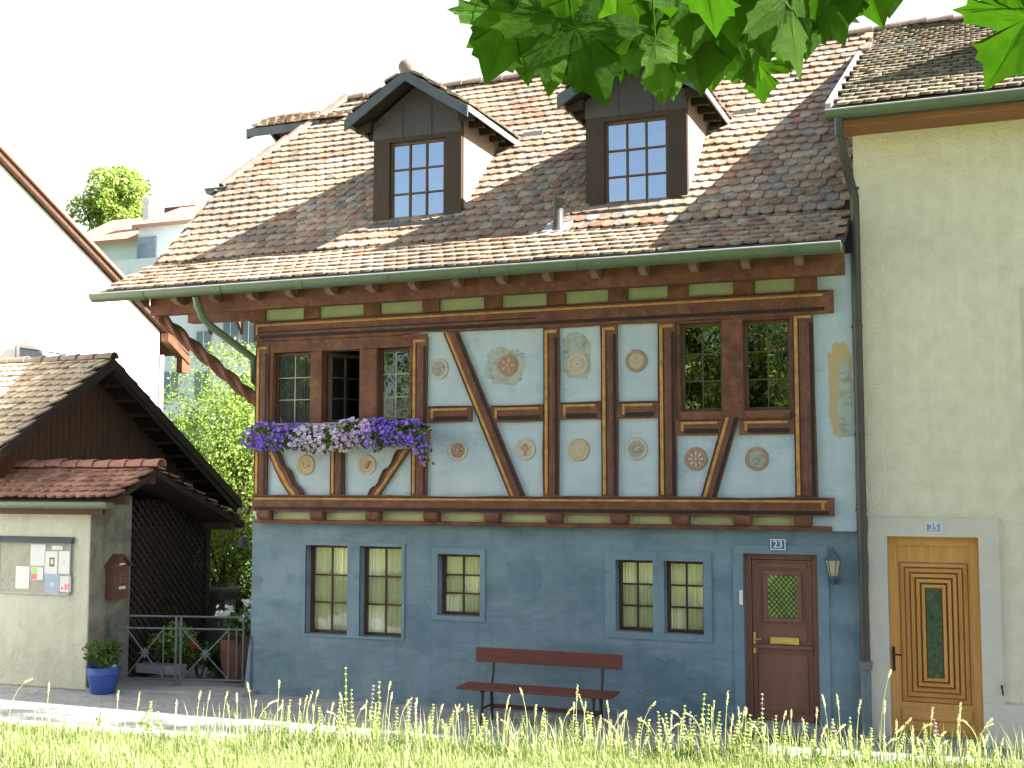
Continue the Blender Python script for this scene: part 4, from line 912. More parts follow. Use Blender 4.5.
# ================================================================== FLOWER BOXES
def flowerbox(px0, px1, zc, petals, label, seed, trail=0, count=260):
    r_ = random.Random(seed); y = -.36
    zc += .07; x0 = at(px0+(6 if px0 < 250 else 0), 435, y).x; x1 = at(px1, 435, y).x
    o = thing('flower_box', label, 'flower box', ((x0+x1)/2, y, zc-.2), 'flower boxes on the upper window sill')
    b = MB(); b.box(x0+.04, x1-.04, -.40, -.20, zc-.16, zc+.02); b.build('planter', M['clay'], o, bevel=.01)
    def pt():
        f = r_.random(); x = x0+(x1-x0)*f
        a = r_.uniform(-.55*PI, .62*PI); R_ = r_.uniform(.75, 1.05)
        env = .75+.25*noise.noise(Vector((x*3, seed, 0)))
        yy = -.30-math.cos(a)*.25*R_; zz = zc-.03+math.sin(a)*.21*R_*env
        if trail and f > .72: zz -= trail*(f-.72)/.28*r_.random()
        n_ = Vector((r_.gauss(0, .35), -1, .35+.5*math.sin(a)+r_.gauss(0, .3)))
        return Vector((x+r_.gauss(0, .03), yy, zz)), n_
    b = MB()
    for _ in range(int(count*2.2)):
        p, n_ = pt(); g = r_.choice(GREENS+LIGHTG[:1]); f = r_.uniform(.8, 1.4); leafquad(b, p+Vector((0, .04, 0)), n_+Vector((r_.gauss(0, .6), 0, r_.gauss(0, .6))), r_.uniform(.04, .075), (g[0]*f, g[1]*f, g[2]*f))
    b.build('foliage', M['leaf'], o)
    b = MB()
    for _ in range(count):
        p, n_ = pt()
        if noise.noise(Vector((p.x*6, p.z*7, seed))) < -.22: continue
        n_.normalize(); p = p+n_*.03; a = n_.orthogonal().normalized(); c = n_.cross(a); R_ = r_.uniform(.020, .034); f = r_.uniform(.75, 1.2); cc = r_.choice(petals); ro = r_.random()
        ring = [p+(a*math.cos(2*PI*(i/10+ro))+c*math.sin(2*PI*(i/10+ro)))*R_*(1 if i % 2 else .78)+n_*.004 for i in range(10)]
        b.col = (cc[0]*f, cc[1]*f, cc[2]*f); k = len(b.v)
        b.v += [tuple(p-n_*.012)]+[tuple(q) for q in ring]
        for i in range(10): b.f.append((k, k+1+i, k+1+(i+1) % 10)); b.m.append(0); b.c.append(b.col)
        b.col = (.10, .03, .22) if cc[0] > .4 else (.5, .42, .25); m_ = [p+(a*math.cos(2*PI*i/6)+c*math.sin(2*PI*i/6))*R_*.25+n_*.004 for i in range(6)]; b.face(m_)
    b.col = None; struct(b.build('flowers', M['petal'], o), 'stuff')
VIO = [(.17, .09, .60), (.22, .12, .68), (.13, .07, .48), (.28, .17, .70)]
WHI = [(.66, .58, .70), (.72, .66, .76), (.58, .46, .64), (.62, .55, .7)]
PNK = [(.60, .46, .66), (.66, .55, .72), (.5, .36, .6)]
flowerbox(243, 299, 3.38, VIO, 'box of violet blue petunias at the left end of the sill', 3)
flowerbox(297, 345, 3.36, WHI, 'box of white petunias below the open window', 4, count=300)
flowerbox(344, 375, 3.42, PNK, 'narrow box of pale pink petunias right of the white ones', 5, count=200)
flowerbox(371, 428, 3.40, VIO, 'box of violet petunias trailing down at the right end', 6, trail=.32, count=300)

# ================================================================== HUT, NOTICE BOARD, MAILBOX
HT = thing('gate_shed', 'low plastered shed with red tiled roof and lattice end beside the garden gate', 'shed', (-13.5, 0, GZ))
CX, CY = -11.77, -.69
b = MB(); b.box(-19, CX-.003, CY, CY+.3, GZ, 2.5); b.build('wall', M['hut_wall'], HT, bevel=.02)
b = MB(); b.box(CX-.45, CX, CY+.301, .20, GZ, 2.62); b.box(CX-.06, CX+.004, CY+.004, CY+.30, GZ, 2.5); b.build('pier', M['hut_stain'], HT, bevel=.02)
YF, ZF, YG, ZG, YB, ZB = -.95, 2.58, -.02, 3.02, 2.25, 2.20; XS = -11.15
b = MB()
b.prism([(YF, ZF-.03), (YG, ZG-.03), (YB, ZB-.03), (YB, ZB-.12), (YG, ZG-.12), (YF, ZF-.10)], 'X', -19, XS-.05); b.build('roof_deck', M['barn_dark'], HT)
b = MB(); a1 = math.atan2(ZG-ZF, YG-YF); a2 = math.atan2(ZG-ZB, YB-YG)
tiles(b, (-15.5, YF, ZF-.01), (1, 0, 0), (0, math.cos(a1), math.sin(a1)), XS+15.5, math.hypot(YG-YF, ZG-ZF), lambda u, v: u < XS+15.5-.06, tw=.17, ex=.17, pal=PALRED, jit=.7)
tiles(b, (XS, YB, ZB-.01), (-1, 0, 0), (0, -math.cos(a2), math.sin(a2)), 3.2, math.hypot(YB-YG, ZG-ZB), lambda u, v: u > .06, tw=.17, ex=.17, pal=PALRED, jit=.7)
hr = b.build('roof', M['tile'], HT)
b = MB(); ridge_tiles(b, (-15.5, YG, ZG+.05), (XS+.03, YG, ZG+.05), .095, .30); b.build('ridge_tile', mat('red_ridge_tile', (.30, .145, .115), (.24, .11, .09), 6, .85, .3, 30), hr, smooth=True)
b = MB(); gutter(b, (-19, YF-.06, ZF-.05), (XS-.04, YF-.06, ZF-.05), .085); b.tube([(-19, YF-.135, ZF-.048), (XS-.04, YF-.145, ZF-.048)], .009, 6, 1); b.build('gutter', [M['gutter_green'], M['tin']], HT, smooth=True)
b = MB(); b.box(-19, XS-.25, YF+.06, YF+.10, 2.36, 2.53); b.box(-19, XS-.12, -.62, -.50, 2.50, 2.62); b.box(-12.3, XS-.1, YG-.06, YG+.06, 2.78, 2.92); b.box(-12.3, XS-.1, 1.95, 2.07, 2.06, 2.18); b.build('eaves_board', M['barn_board'], HT)
# lattice end, running back from the pier
b = MB(); y0, y1, z0, z1 = .20, 2.05, .0, 2.75
def clip_bar(yc, s_):
    pts = []
    for i in range(61):
        t = i/60*3.6; y_ = yc+s_*t*.707; z_ = z0+t*.707
        zt = ZG-.14-(y_-YG)*(ZG-ZB)/(YB-YG)
        if y0 <= y_ <= y1 and z_ < zt: pts.append((y_, z_))
    return pts
k = -1.9
while k < 4.6:
    for s_, x in ((1, CX-.05), (-1, CX-.03)):
        p = clip_bar(k, s_)
        if len(p) > 2:
            (ya, za), (yb, zb) = p[0], p[-1]; w = .018
            b.prism([(ya-w, za+w*s_), (ya+w, za-w*s_), (yb+w, zb-w*s_), (yb-w, zb+w*s_)], 'X', x-.009, x+.009)
    k += .135
b.box(CX-.08, CX, 2.05, 2.15, GZ, 2.12); b.box(CX-.08, CX-.01, .2, 2.06, GZ, .08)
b.build('lattice', M['barn_dark'], HT)
b = MB(); b.box(-19, -12.4, 1.0, 1.1, GZ, 2.5); b.build('back_wall', M['barn_dark'], HT)
# notice board
n0 = at(0, 538, CY); nb0 = at(72, 541, CY); nb1 = at(71, 594, CY)
NX0, NX1, NZ0, NZ1 = at(1, 560, CY).x, at(71.5, 560, CY).x, at(60, 594, CY).z, at(60, 543, CY).z
o = thing('notice_board', 'speckled notice board with blue grey top strip on the shed wall', 'notice board', ((NX0+NX1)/2, CY, NZ0))
b = MB(); b.box(NX0, NX1, CY-.025, CY, NZ0, NZ1); b.build('panel', M['board'], o)
b = MB(); b.prism([(CY-.09, NZ1), (CY, NZ1), (CY, NZ1+.085), (CY-.02, NZ1+.085)], 'X', NX0-.04, NX1+.04); b.build('canopy', M['tin'], o)
b = MB()
for (a, c, d, e) in ((NX0, NX1, NZ0-.012, NZ0+.008), (NX1-.008, NX1+.008, NZ0, NZ1), (NX0-.008, NX0+.008, NZ0, NZ1)): b.box(a, c, CY-.035, CY-.02, d, e)
b.build('frame', M['lead'], o)
def paper(u0, v0, u1, v1, m, label, deco=None):
    A = at(u0, v0, CY-.03); B = at(u1, v1, CY-.03); x0, x1, z0, z1 = A.x, B.x, B.z, A.z
    b = MB(); b.box(x0, x1, CY-.031, CY-.0275, z0, z1, 0); w, h = x1-x0, z1-z0
    if deco == 'lines':
        for i in range(7): zz = z1-h*(.16+.1*i); b.box(x0+w*.14, x0+w*(.6+.25*RND.random()), CY-.0318, CY-.031, zz-h*.012, zz+h*.012, 1)
    if deco == 'photo': b.box(x0+w*.35, x0+w*.72, CY-.0318, CY-.031, z0+h*.32, z0+h*.72, 2); b.box(x0+w*.44, x0+w*.63, CY-.0324, CY-.0318, z0+h*.42, z0+h*.64, 1)
    if deco == 'flyer': b.box(x0+w*.02, x0+w*.5, CY-.0318, CY-.031, z0+h*.05, z0+h*.5, 3); b.box(x0+w*.05, x0+w*.5, CY-.0318, CY-.031, z0+h*.55, z0+h*.95, 4)
    if deco == 'pink':
        for q in (.15, .45, .72): b.box(x0+w*q, x0+w*(q+.2), CY-.0318, CY-.031, z0+h*.12, z0+h*(.3+.2*(q > .3)), 3)
    if deco == 'logo': b.lathe([(w*.12, 0), (w*.11, -.0008)], ((x0+x1)/2, CY-.031, z0+h*.5), 12, 1, 'Y')
    b2 = b.build('pinned_paper', [m, M['ink'], M['mail'], M['pink'], M['leafgreen_print']]); tag(b2, label, 'paper', 'papers pinned to the notice board'); return b2
paper(16, 566, 29, 589, M['paper'], 'blank white sheet pinned low on the left of the notice board')
paper(31, 544, 45, 566, M['paper'], 'tall cream printed sheet at the top of the notice board', 'lines')
paper(45, 551, 58, 574, M['paper'], 'white sheet with small brown photo on the notice board', 'photo')
paper(58, 551, 70, 574, M['paper'], 'white sheet with tiny grey emblem at the board right edge', 'logo')
paper(31, 567, 43, 580, M['paper'], 'small flyer with pink and green picture', 'flyer')
paper(45, 573.5, 59, 595, M['paper_blue'], 'pale blue sheet hanging below the board edge', 'logo')
paper(60, 576, 70.5, 592, M['paper'], 'white sheet with pink print at the lower right', 'pink')
paper(52, 545.5, 63, 550, M['paper'], 'narrow white slip just under the top strip')
# mailbox, on the pier side
o = thing('mailbox', 'copper brown house shaped mailbox on the shed pier', 'mailbox', (CX, -.17, 1.15))
mx0, mx1 = CX+.005, CX+.17; my0, my1 = -.36, -.06
b = MB(); b.prism([(mx0, 1.20), (mx0+.05, 1.14), (mx1, 1.16), (mx1, 1.62), (mx0, 1.62)], 'Y', my0, my1); b.box(mx1, mx1+.008, my0+.05, my1-.05, 1.22, 1.56); b.build('body', M['mail'], o, bevel=.006)
b = MB(); ym = (my0+my1)/2; b.prism([(my0-.04, 1.60), (ym, 1.76), (my1+.04, 1.60), (my1+.04, 1.625), (ym, 1.79), (my0-.04, 1.625)], 'X', mx0, mx1+.04); b.prism([(my0, 1.62), (ym, 1.755), (my1, 1.62)], 'X', mx0, mx1); b.build('lid', M['mail'], o, bevel=.004)
b = MB(); b.box(mx1+.008, mx1+.011, ym-.07, ym+.07, 1.29, 1.33); b.box(mx1+.001, mx1+.004, ym-.06, ym+.06, 1.63, 1.655); b.build('name_plate', M['white'], o)
b = MB()
for q in range(6): b.lathe([(.022, .0), (.012, .010)], (mx1+.008, ym+.05*math.cos(q*1.047), 1.44+.06*math.sin(q*1.047)), 8, ax='X')
b.build('ornament', M['clay'], o)
# hanging bell under the shed eave
bp_ = at(243, 541, .6)
o = thing('hanging_bell', 'dark iron bell hanging at the house corner above the gate', 'bell', (bp_.x, .6, bp_.z))
b = MB(); b.lathe([(.11, bp_.z-.09), (.085, bp_.z-.05), (.065, bp_.z+.02), (.04, bp_.z+.06), (.01, bp_.z+.07)], (bp_.x, .6, 0), 16); b.tube([(bp_.x, .6, bp_.z+.06), (bp_.x, .6, bp_.z+.17)], .008, 6); b.build('bell', M['pipe'], o, smooth=True)
b = MB(); b.tube([(XL, .6, bp_.z+.0), (XL-.12, .6, bp_.z+.25), (bp_.x+.1, .6, bp_.z+.28), (bp_.x, .6, bp_.z+.17)], .012, 6); b.build('bracket', M['iron'], o)

# barn behind
BN = thing('barn', 'brown boarded barn gable with wide tiled roof behind the shed', 'barn', (-17, 2, GZ))
XG = -13.75; XBV = -13.2; BY, BZ = 1.4, 4.79; FY, FZ = -.98, 3.24; KY, KZ = 5.1, 2.45
b = MB(); b.prism([(-.6, GZ), (4.7, GZ), (4.7, 2.6), (BY, 4.7), (-.6, 3.36)], 'X', XG-.1, XG); y = -.55
bd = MB()
while y < 4.6:
    zt = min(4.68-(BY-y)*.672, 4.68-(y-BY)*.646)-.05
    bd.box(XG+.002, XG+.022+RND.uniform(0, .006), y+.004, y+.125, 2.0, zt); y += .132
b.build('gable_wall', M['barn_dark'], BN); bd.build('boarding', M['barn_board'], BN)
b = MB(); b.prism([(FY, FZ), (BY, BZ), (KY, KZ), (KY, KZ-.12), (BY, BZ-.13), (FY, FZ-.12)], 'X', -26, XBV); b.prism([(KY-.1, KZ-.2), (KY-.1, KZ-.08), (BY, BZ-.1), (BY, BZ-.22)], 'X', XBV-.04, XBV+.01); b.build('roof_deck', M['barn_dark'], BN)
b = MB(); a1 = math.atan2(BZ-FZ, BY-FY); a2 = math.atan2(BZ-KZ, KY-BY)
tiles(b, (-17.5, FY, FZ+.02), (1, 0, 0), (0, math.cos(a1), math.sin(a1)), 17.5+XBV, math.hypot(BY-FY, BZ-FZ), lambda u, v: u < 17.5+XBV-.05, tw=.16, ex=.19, pal=PALBARN)
tiles(b, (XBV, KY, KZ+.02), (-1, 0, 0), (0, -math.cos(a2), math.sin(a2)), 2.0, math.hypot(BY-KY, BZ-KZ), lambda u, v: u > .05, tw=.16, ex=.19, pal=PALBARN)
br = b.build('roof', M['tile'], BN)
b = MB(); ridge_tiles(b, (-17.5, BY, BZ+.05), (XBV+.02, BY, BZ+.05), .09, .36); b.build('ridge_tile', M['ridge'], br, smooth=True)
b = MB()
for s_, (yy, zz) in ((0, (FY, FZ)), (1, (KY, KZ))): b.prism([(yy, zz+.03), (BY, BZ+.03), (BY, BZ-.15), (yy, zz-.13)], 'X', XBV, XBV+.035)
b.build('verge_board', M['barn_dark'], BN)
for i in range(9):
    b = MB()
    f = i/9; yy = BY+.35+(KY-BY-.5)*f; zz = BZ-(yy-BY)*(BZ-KZ)/(KY-BY)-.14; b.box(XG, XBV-.03, yy-.03, yy+.03, zz-.05, zz); b.build('batten', M['barn_board'], BN)

# white house left behind
WH = thing('white_house', 'sunlit white plastered house gable at the left edge behind the barn', 'house', (-21, 1, GZ))
XW = -17; p0 = atX(0, 148, XW); p1 = atX(190, 350, XW); tw_ = (p0.z-p1.z)/(p1.y-p0.y)
yr = -1.2; zr = p1.z+(p1.y-yr)*tw_; yf2 = 2*yr-p1.y; yc = atX(165, 360, XW).y
wz = atX(22, 343, XW); wz2 = atX(72, 357, XW)
b = MB(); b.prism([(yc-.02, GZ), (yc-.02, p1.z+(p1.y-yc)*tw_-.15), (yr, zr-.15), (2*yr-yc, p1.z+(p1.y-yc)*tw_-.15), (2*yr-yc, GZ)], 'X', XW-10, XW-.15); b.build('wall', M['white_wall'], WH)
b = MB()
for s_ in (1, -1):
    ye = yr+s_*(p1.y-yr); b.prism([(yr, zr), (ye, p1.z), (ye, p1.z-.12), (yr, zr-.14)], 'X', XW-10.5, XW-.02, 0); b.prism([(yr, zr+.06), (ye, p1.z+.06), (ye, p1.z+.0), (yr, zr)], 'X', XW-10.5, XW+.05, 1)
b.build('roof', [M['barn_board'], M['far_roof']], WH)
b = MB(); b.box(XW-.1, XW+.05, p1.y-.35, p1.y-.05, p1.z-.55, p1.z-.15); b.prism([(p1.y-.9, p1.z-.1+.9*tw_-.28), (p1.y-.1, p1.z-.35), (p1.y-.1, p1.z-.2), (p1.y-.9, p1.z+.9*tw_-.2)], 'X', XW-.12, XW+.08); b.build('purlin', M['timber'], WH)
b = MB(); b.tube([(XW-.1, yc+.02, p1.z-.2), (XW-.1, yc+.02, GZ)], .05, 8); b.build('downpipe', M['lead'], WH)
b = MB(); y0, y1 = wz.y, wz2.y; b.box(XW-.16, XW-.13, y0, y1, 4.4, wz.z, 0); b.box(XW-.14, XW-.10, y0, y1, wz.z-.07, wz.z, 1); b.box(XW-.14, XW-.10, (y0+y1)/2-.04, (y0+y1)/2+.04, 4.4, wz.z-.07, 1); b.box(XW-.14, XW-.1, y0, y0+.05, 4.4, wz.z-.07, 1); b.box(XW-.14, XW-.1, y1-.05, y1, 4.4, wz.z-.07, 1)
w = b.build('window', [M['far_glass'], M['white_wall']], WH)
s0 = atX(23, 240, XW-.15); s1 = atX(27, 270, XW-.15); b = MB(); b.box(XW-.17, XW-.14, s0.y, s1.y, s1.z, s0.z); b.build('window', M['curtain'], WH)

# ================================================================== GATE, POTS, GARDEN
GA = Vector((-11.66, -.36, 0)); GB = Vector((-9.72, .10, 0)); gd = (GB-GA).normalized(); GL = (GB-GA).length
o = thing('garden_gate', 'low grey wrought iron gate with crossed bars between shed and house', 'gate', (GA.x, GA.y, GZ))
def gp(t, z): return GA+gd*t+Vector((0, 0, z))
b = MB()
for z in (.93, .76, .06): b.tube([gp(0, z), gp(GL, z)], .014, 8)
b.build('rail', M['iron_grey'], o)
for t in (.02, .12, GL*.5-.01, GL*.53, GL-.02):
    b = MB(); b.tube([gp(t, GZ+.02), gp(t, .93)], .018 if t > .1 else .022, 8); b.build('post', M['iron_grey'], o)
for t in (.25, .80, GL*.53+.70, GL*.53+.82): 
    b = MB(); b.tube([gp(t, .06), gp(t, .80)], .009, 6); b.build('bar', M['iron_grey'], o)
for t0, t1 in ((.25, .80), (GL*.53+.03, GL*.53+.70)):
    b = MB(); b.tube([gp(t0, .08), gp(t1, .75)], .010, 6); b.tube([gp(t0, .75), gp(t1, .08)], .010, 6); c = gp((t0+t1)/2, .415)
    for q in range(8): a = q*PI/4; b.tube([c, c+gd*.07*math.cos(a)+Vector((0, 0, .07*math.sin(a)))], .014, 6)
    b.build('crossed_bars', M['iron_grey'], o)
b = MB(); b.prism([(-11.75, -.75), (-9.45, -.35), (-9.45, .35), (-11.75, .35)], 'Z', GZ-.01, GZ+.05); struct(b.build('pavement', M['concrete'], bevel=.01))
P0 = atZ(103, 693, GZ)
o = thing('potted_shrub', 'small round shrub in a bright blue glazed pot before the shed', 'potted plant', (P0.x, P0.y, GZ))
b = MB(); b.lathe([(.15, GZ), (.17, GZ+.02), (.215, GZ+.26), (.232, GZ+.265), (.236, GZ+.36), (.205, GZ+.36), (.195, GZ+.30)], (P0.x, P0.y, 0), 32); b.build('pot', M['pot_blue'], o, smooth=True)
b = MB(); b.lathe([(.2, GZ+.295), (.2, GZ+.31)], (P0.x, P0.y, 0), 20); b.build('soil', M['soil'], o)
b = MB(); crown(b, rand_blobs((P0.x, P0.y, GZ+.54), .16, 9, .10, .15, seed=5), 1500, .055, GREENS, 4); b.tube([(P0.x, P0.y, GZ+.3), (P0.x, P0.y, GZ+.5)], .015, 6)
for i in range(len(b.f)): b.c[i] = b.c[i] or (.06, .05, .03)
b.build('foliage', M['leaf'], o)
w0 = at(156, 683, .25)
o = thing('planter_box', 'long white planter box of leafy plants behind the gate', 'planter', (w0.x, .35, GZ))
b = MB(); wall_holes(b, w0.x-.34, w0.x+.34, .05, .17, .22, .28, []); b.build('box', M['concrete'], o, bevel=.01)
b = MB(); crown(b, rand_blobs((w0.x, .38, .42), .3, 8, .13, .22, seed=8), 1000, .07, GREENS+LIGHTG[:2], 3); b.build('foliage', M['leaf'], o)
def flowering(name, label, c, R_, leaf_n, petal, nf, fs, seed, cat='plant'):
    o = bush(name, label, c, R_, 7, leaf_n, .07, GREENS+LIGHTG[:1], cat, None, seed); r_ = random.Random(seed)
    for _ in range(nf):
        b = MB()
        d = Vector((r_.gauss(0, 1), -abs(r_.gauss(0, 1)), abs(r_.gauss(0, 1)))).normalized(); p = Vector(c)+d*R_*r_.uniform(.8, 1.1)
        for q in range(14):
            f = r_.uniform(.8, 1.15); leafquad(b, p+Vector((r_.gauss(0, fs*.5), r_.gauss(0, fs*.5), r_.gauss(0, fs*.5))), Vector((r_.gauss(0, 1), -1, r_.gauss(0, 1))), fs*1.5, tuple(x*f for x in petal), asp=.9)
        b.build('bloom', M['petal'], o)
    return o
c = at(236, 618, .5); flowering('hydrangea', 'white flowered hydrangea behind the gate by the house corner', (c.x, .55, c.z), .26, 500, (.70, .74, .70), 6, .045, 2)
c = at(196, 655, .7); flowering('geranium', 'red flowering geranium behind the gate middle', (c.x, .8, c.z), .28, 500, (.55, .06, .05), 3, .03, 3)
c = at(178, 640, .9); bush('leafy_plant', 'leafy green plant behind the gate beside the lattice', (c.x, 1.0, c.z), .32, 8, 800, .08, LIGHTG, 'plant', None, 6)
c = at(218, 660, 1.0); bush('leafy_plant', 'dark leafy plant behind the right gate wing', (c.x, 1.1, c.z), .34, 8, 800, .08, GREENS, 'plant', None, 7)
c = at(238, 640, .75)
o = thing('terracotta_barrel', 'brown terracotta tub at the house corner behind the gate', 'tub', (c.x, .8, GZ)); b = MB(); b.lathe([(.20, GZ), (.27, GZ+.3), (.29, GZ+.62), (.26, GZ+.62), (.25, GZ+.55)], (c.x, .8, 0), 20); b.build('tub', M['clay'], o, smooth=True)
c = at(222, 590, 3.2)
o = thing('stone_pedestal', 'grey stone pedestal with a small plant bowl in the garden', 'pedestal', (c.x, 3.2, GZ)); b = MB(); b.box(c.x-.16, c.x+.16, 3.05, 3.37, GZ, c.z-.15); b.lathe([(.2, c.z-.15), (.34, c.z+.02), (.34, c.z+.05), (.28, c.z+.05)], (c.x, 3.2, 0), 20); b.build('pedestal', M['hut_stain'], o)
b = MB(); crown(b, rand_blobs((c.x, 3.2, c.z+.2), .2, 6, .12, .2, seed=3), 400, .07, GREENS, 9); b.build('foliage', M['leaf'], o)
# garden shrubs
c = at(228, 545, 5.5); bush('garden_shrub', 'bright green shrub between the lattice shed and the house', (c.x-.1, 5.6, c.z), 1.15, 16, 9000, .08, LIGHTG, 'shrub', None, 12)
c = at(240, 590, 4.0); bush('garden_shrub', 'dark shrub low behind the garden gate', (c.x, 4.1, c.z-.2), .8, 12, 3000, .10, GREENS+LIGHTG, 'shrub', None, 14)
c = at(215, 430, 10.5); bush('garden_tree', 'tall light green sunlit bush behind the timbered house', (c.x+.3, 10.8, c.z-.2), 2.3, 30, 30000, .085, LIGHTG, 'bush', None, 15, flat=1.0)
c = at(190, 480, 12); bush('garden_tree', 'pale green bush low beyond the barn roof', (c.x, 12.5, c.z-1.2), 2.0, 20, 14000, .10, LIGHTG, 'bush', None, 16)
# far buildings
FB = thing('apartment_building', 'pale white building with small windows seen under the eaves', 'building', (-30, 30, 3))
b = MB(); b.box(-37, -25.5, 28, 36, 2, 12.5); b.build('wall', M['far_wall'], FB)
for u, v in ((190, 345), (232, 330), (203, 385), (238, 388), (205, 345), (250, 335), (222, 385), (172, 385), (176, 345), (252, 388)):
    if u in (190, 222, 176): continue
    c = at(u, v, 28); b = MB(); b.box(c.x-.42, c.x+.42, 27.93, 28.02, c.z-.62, c.z+.62, 1); b.box(c.x-.36, c.x+.36, 27.9, 27.94, c.z-.56, c.z+.56, 0); b.box(c.x-.02, c.x+.02, 27.88, 27.91, c.z-.56, c.z+.56, 1); b.build('window', [M['far_glass'], M['white']], FB)
for u in (207, 238):
    c = at(u, 318, 27.6); b = MB(); b.prism([(27.98, c.z+.35), (27.2, c.z+.35), (27.2, c.z+.27), (27.98, c.z-.75)], 'X', c.x-.06, c.x+.06); b.build('bracket', M['barn_board'], FB)
RH = thing('red_roofed_house', 'distant house with red brown roof and pale chimney left of the gutter', 'house', (-39, 36, 10))
pa, pb = at(95, 243, 35), at(152, 232, 35); z1 = pa.z; zt = at(112, 220, 38).z
b = MB(); b.box(-44, -39.0, 35.2, 41, 5, z1+.2); b.box(-38.9, -33, 34, 41, 5, z1+.3); b.build('wall', M['far_wall'], RH)
b = MB()
def slope(x0, x1, ye, ze, yr_, zr_): b.raw([(x0, ye, ze), (x1, ye, ze), (x1-.4, yr_, zr_), (x0+.4, yr_, zr_), (x0, ye, ze-.2), (x1, ye, ze-.2), (x1-.4, yr_+3, ze), (x0+.4, yr_+3, ze)], [(0, 1, 2, 3), (0, 4, 5, 1), (3, 2, 6, 7), (0, 3, 7, 4), (1, 5, 6, 2)])
slope(-44.3, -38.8, 34.6, z1, 38, z1+1.9); slope(-39, -32.5, 33.6, z1+.4, 37.5, z1+2.2); b.build('roof', M['far_roof'], RH)
c = at(148, 222, 36); b = MB(); b.box(c.x-.2, c.x+.2, 35.8, 36.2, c.z-1, at(148, 202, 36).z); b.box(c.x-.26, c.x+.26, 35.74, 36.26, at(148, 204, 36).z, at(148, 200, 36).z); b.build('chimney', M['white_wall'], RH)
c = at(147, 243, 33.9); b = MB(); b.box(c.x-.6, c.x+.5, 33.9, 34.1, c.z-1.2, c.z+.3, 0); b.box(c.x-.4, c.x+.3, 33.84, 33.92, c.z-.8, c.z-.1, 1); b.build('window', [M['curtain_grey'], M['far_glass']], RH)
c = at(175, 215, 37.5); b = MB(); b.box(c.x-.3, c.x+1.6, 37, 38.5, c.z-1, c.z+.3); b.build('chimney', M['mail'], RH)
c = at(113, 195, 48); tc_ = c
tree('round_tree', 'round sunlit tree rising behind the red roofed house', (c.x, 48, 6), 10, .5, rand_blobs((c.x, 48, c.z-.4), 2.3, 26, .6, 1.5, seed=22, flat=.9), 17000, .26, [(.20, .28, .06), (.26, .34, .09), (.14, .22, .045), (.32, .38, .12)], seed=7)
# trees on the lawn behind the camera (mirrored in the window panes) and a tree added right of the frame, shaped to shade the paving
tree('added_shade_tree', 'big leafy tree added out of view at the right to shade the paving', (9.6, -2.4, GZ), 3.2, .3, [(Vector((9.6+RND.uniform(-1.6, 1.6), -2.2+RND.uniform(-1.1, 1.05), 3.4+13.0*i/43)), RND.uniform(1.05, 1.35), .95) for i in range(44)], 30000, .26, GREENS, seed=3)
for i, (x, y, h, sd, lb) in enumerate(((-3, -30, 8.6, 45, 'round tree at the far edge facing the yellow house'), (-11, -31, 9.5, 46, 'high tree in the back row facing the half timbered facade'), (-18, -29, 9.5, 47, 'dense tree in the back row facing the flower boxes'), (-26, -27, 9.5, 48, 'wide tree in the back row facing the barn'), (-7, -25, 7.2, 41, 'broad tree across the lawn facing the brown door'), (-14.5, -23, 8.0, 42, 'tall tree across the lawn facing the park bench'), (-22, -21, 8.4, 43, 'leafy tree across the lawn facing the garden gate'), (-29, -18, 8, 44, 'outermost leafy tree across the lawn facing the shed'))):
    tree('lawn_tree', lb, (x, y, LZ), 3, .3, rand_blobs((x, y, h-1.6), 2.6, 20, 1.1, 1.7, seed=sd), 6500, .32, GREENS+LIGHTG[:2], 'trees on the lawn', seed=sd)

hb = [(Vector((x, -36+RND.uniform(-.5, .5), 3.0+RND.uniform(-.8, 3.6))), RND.uniform(1.5, 2.2), .9) for x in range(-60, 22, 2)]  # unseen hedge, added to close sky gaps in the window reflections
o = thing('hedge', 'long high hedge added out of view to fill the window reflections', 'hedge', (-20, -36, LZ)); b = MB(); crown(b, hb, 9000, .42, GREENS, 3); b.build('foliage', M['leaf'], o)
# ================================================================== MAPLE OVER THE CAMERA
HALF = [(0, 0), (.10, -.05), (.20, -.12), (.33, -.18), (.33, -.10), (.47, -.09), (.40, .01), (.32, .07), (.28, .12), (.40, .13), (.52, .11), (.60, .18), (.74, .20), (.71, .29), (.84, .40), (.68, .41), (.62, .50), (.50, .46), (.38, .44), (.28, .41), (.25, .43), (.28, .53), (.32, .60), (.42, .67), (.32, .71), (.31, .81), (.20, .82), (.12, .94), (0, 1.12)]
OUT = HALF+[(-x, y) for x, y in HALF[-2:0:-1]]
VE = [((0, 0), (0, 1.0)), ((0, 0), (.80, .39)), ((0, 0), (-.80, .39)), ((0, 0), (.40, -.12)), ((0, 0), (-.40, -.12))]
MP = thing('maple_tree', 'maple tree whose leafy branch hangs into the top of the view', 'tree', (1.5, -18.5, LZ))
b = MB(); L0 = Vector((1.5, -18.5, LZ)); b.tube([L0, L0+Vector((.1, .1, 2.2)), L0+Vector((0, .2, 4.0)), L0+Vector((-.2, .2, 6.5))], [.32, .26, .2, .08], 12); b.build('trunk', M['bark'], MP, smooth=True)
MCOL = [(.034, .088, .010), (.031, .082, .009), (.038, .096, .011), (.034, .090, .010), (.042, .10, .012)]
mbl = rand_blobs((1.4, -19.5, 7.0), 2.6, 20, 1.0, 1.6, seed=51)
b = MB(); crown(b, mbl, 6000, .24, GREENS, 5); b.build('crown', M['leaf'], MP)
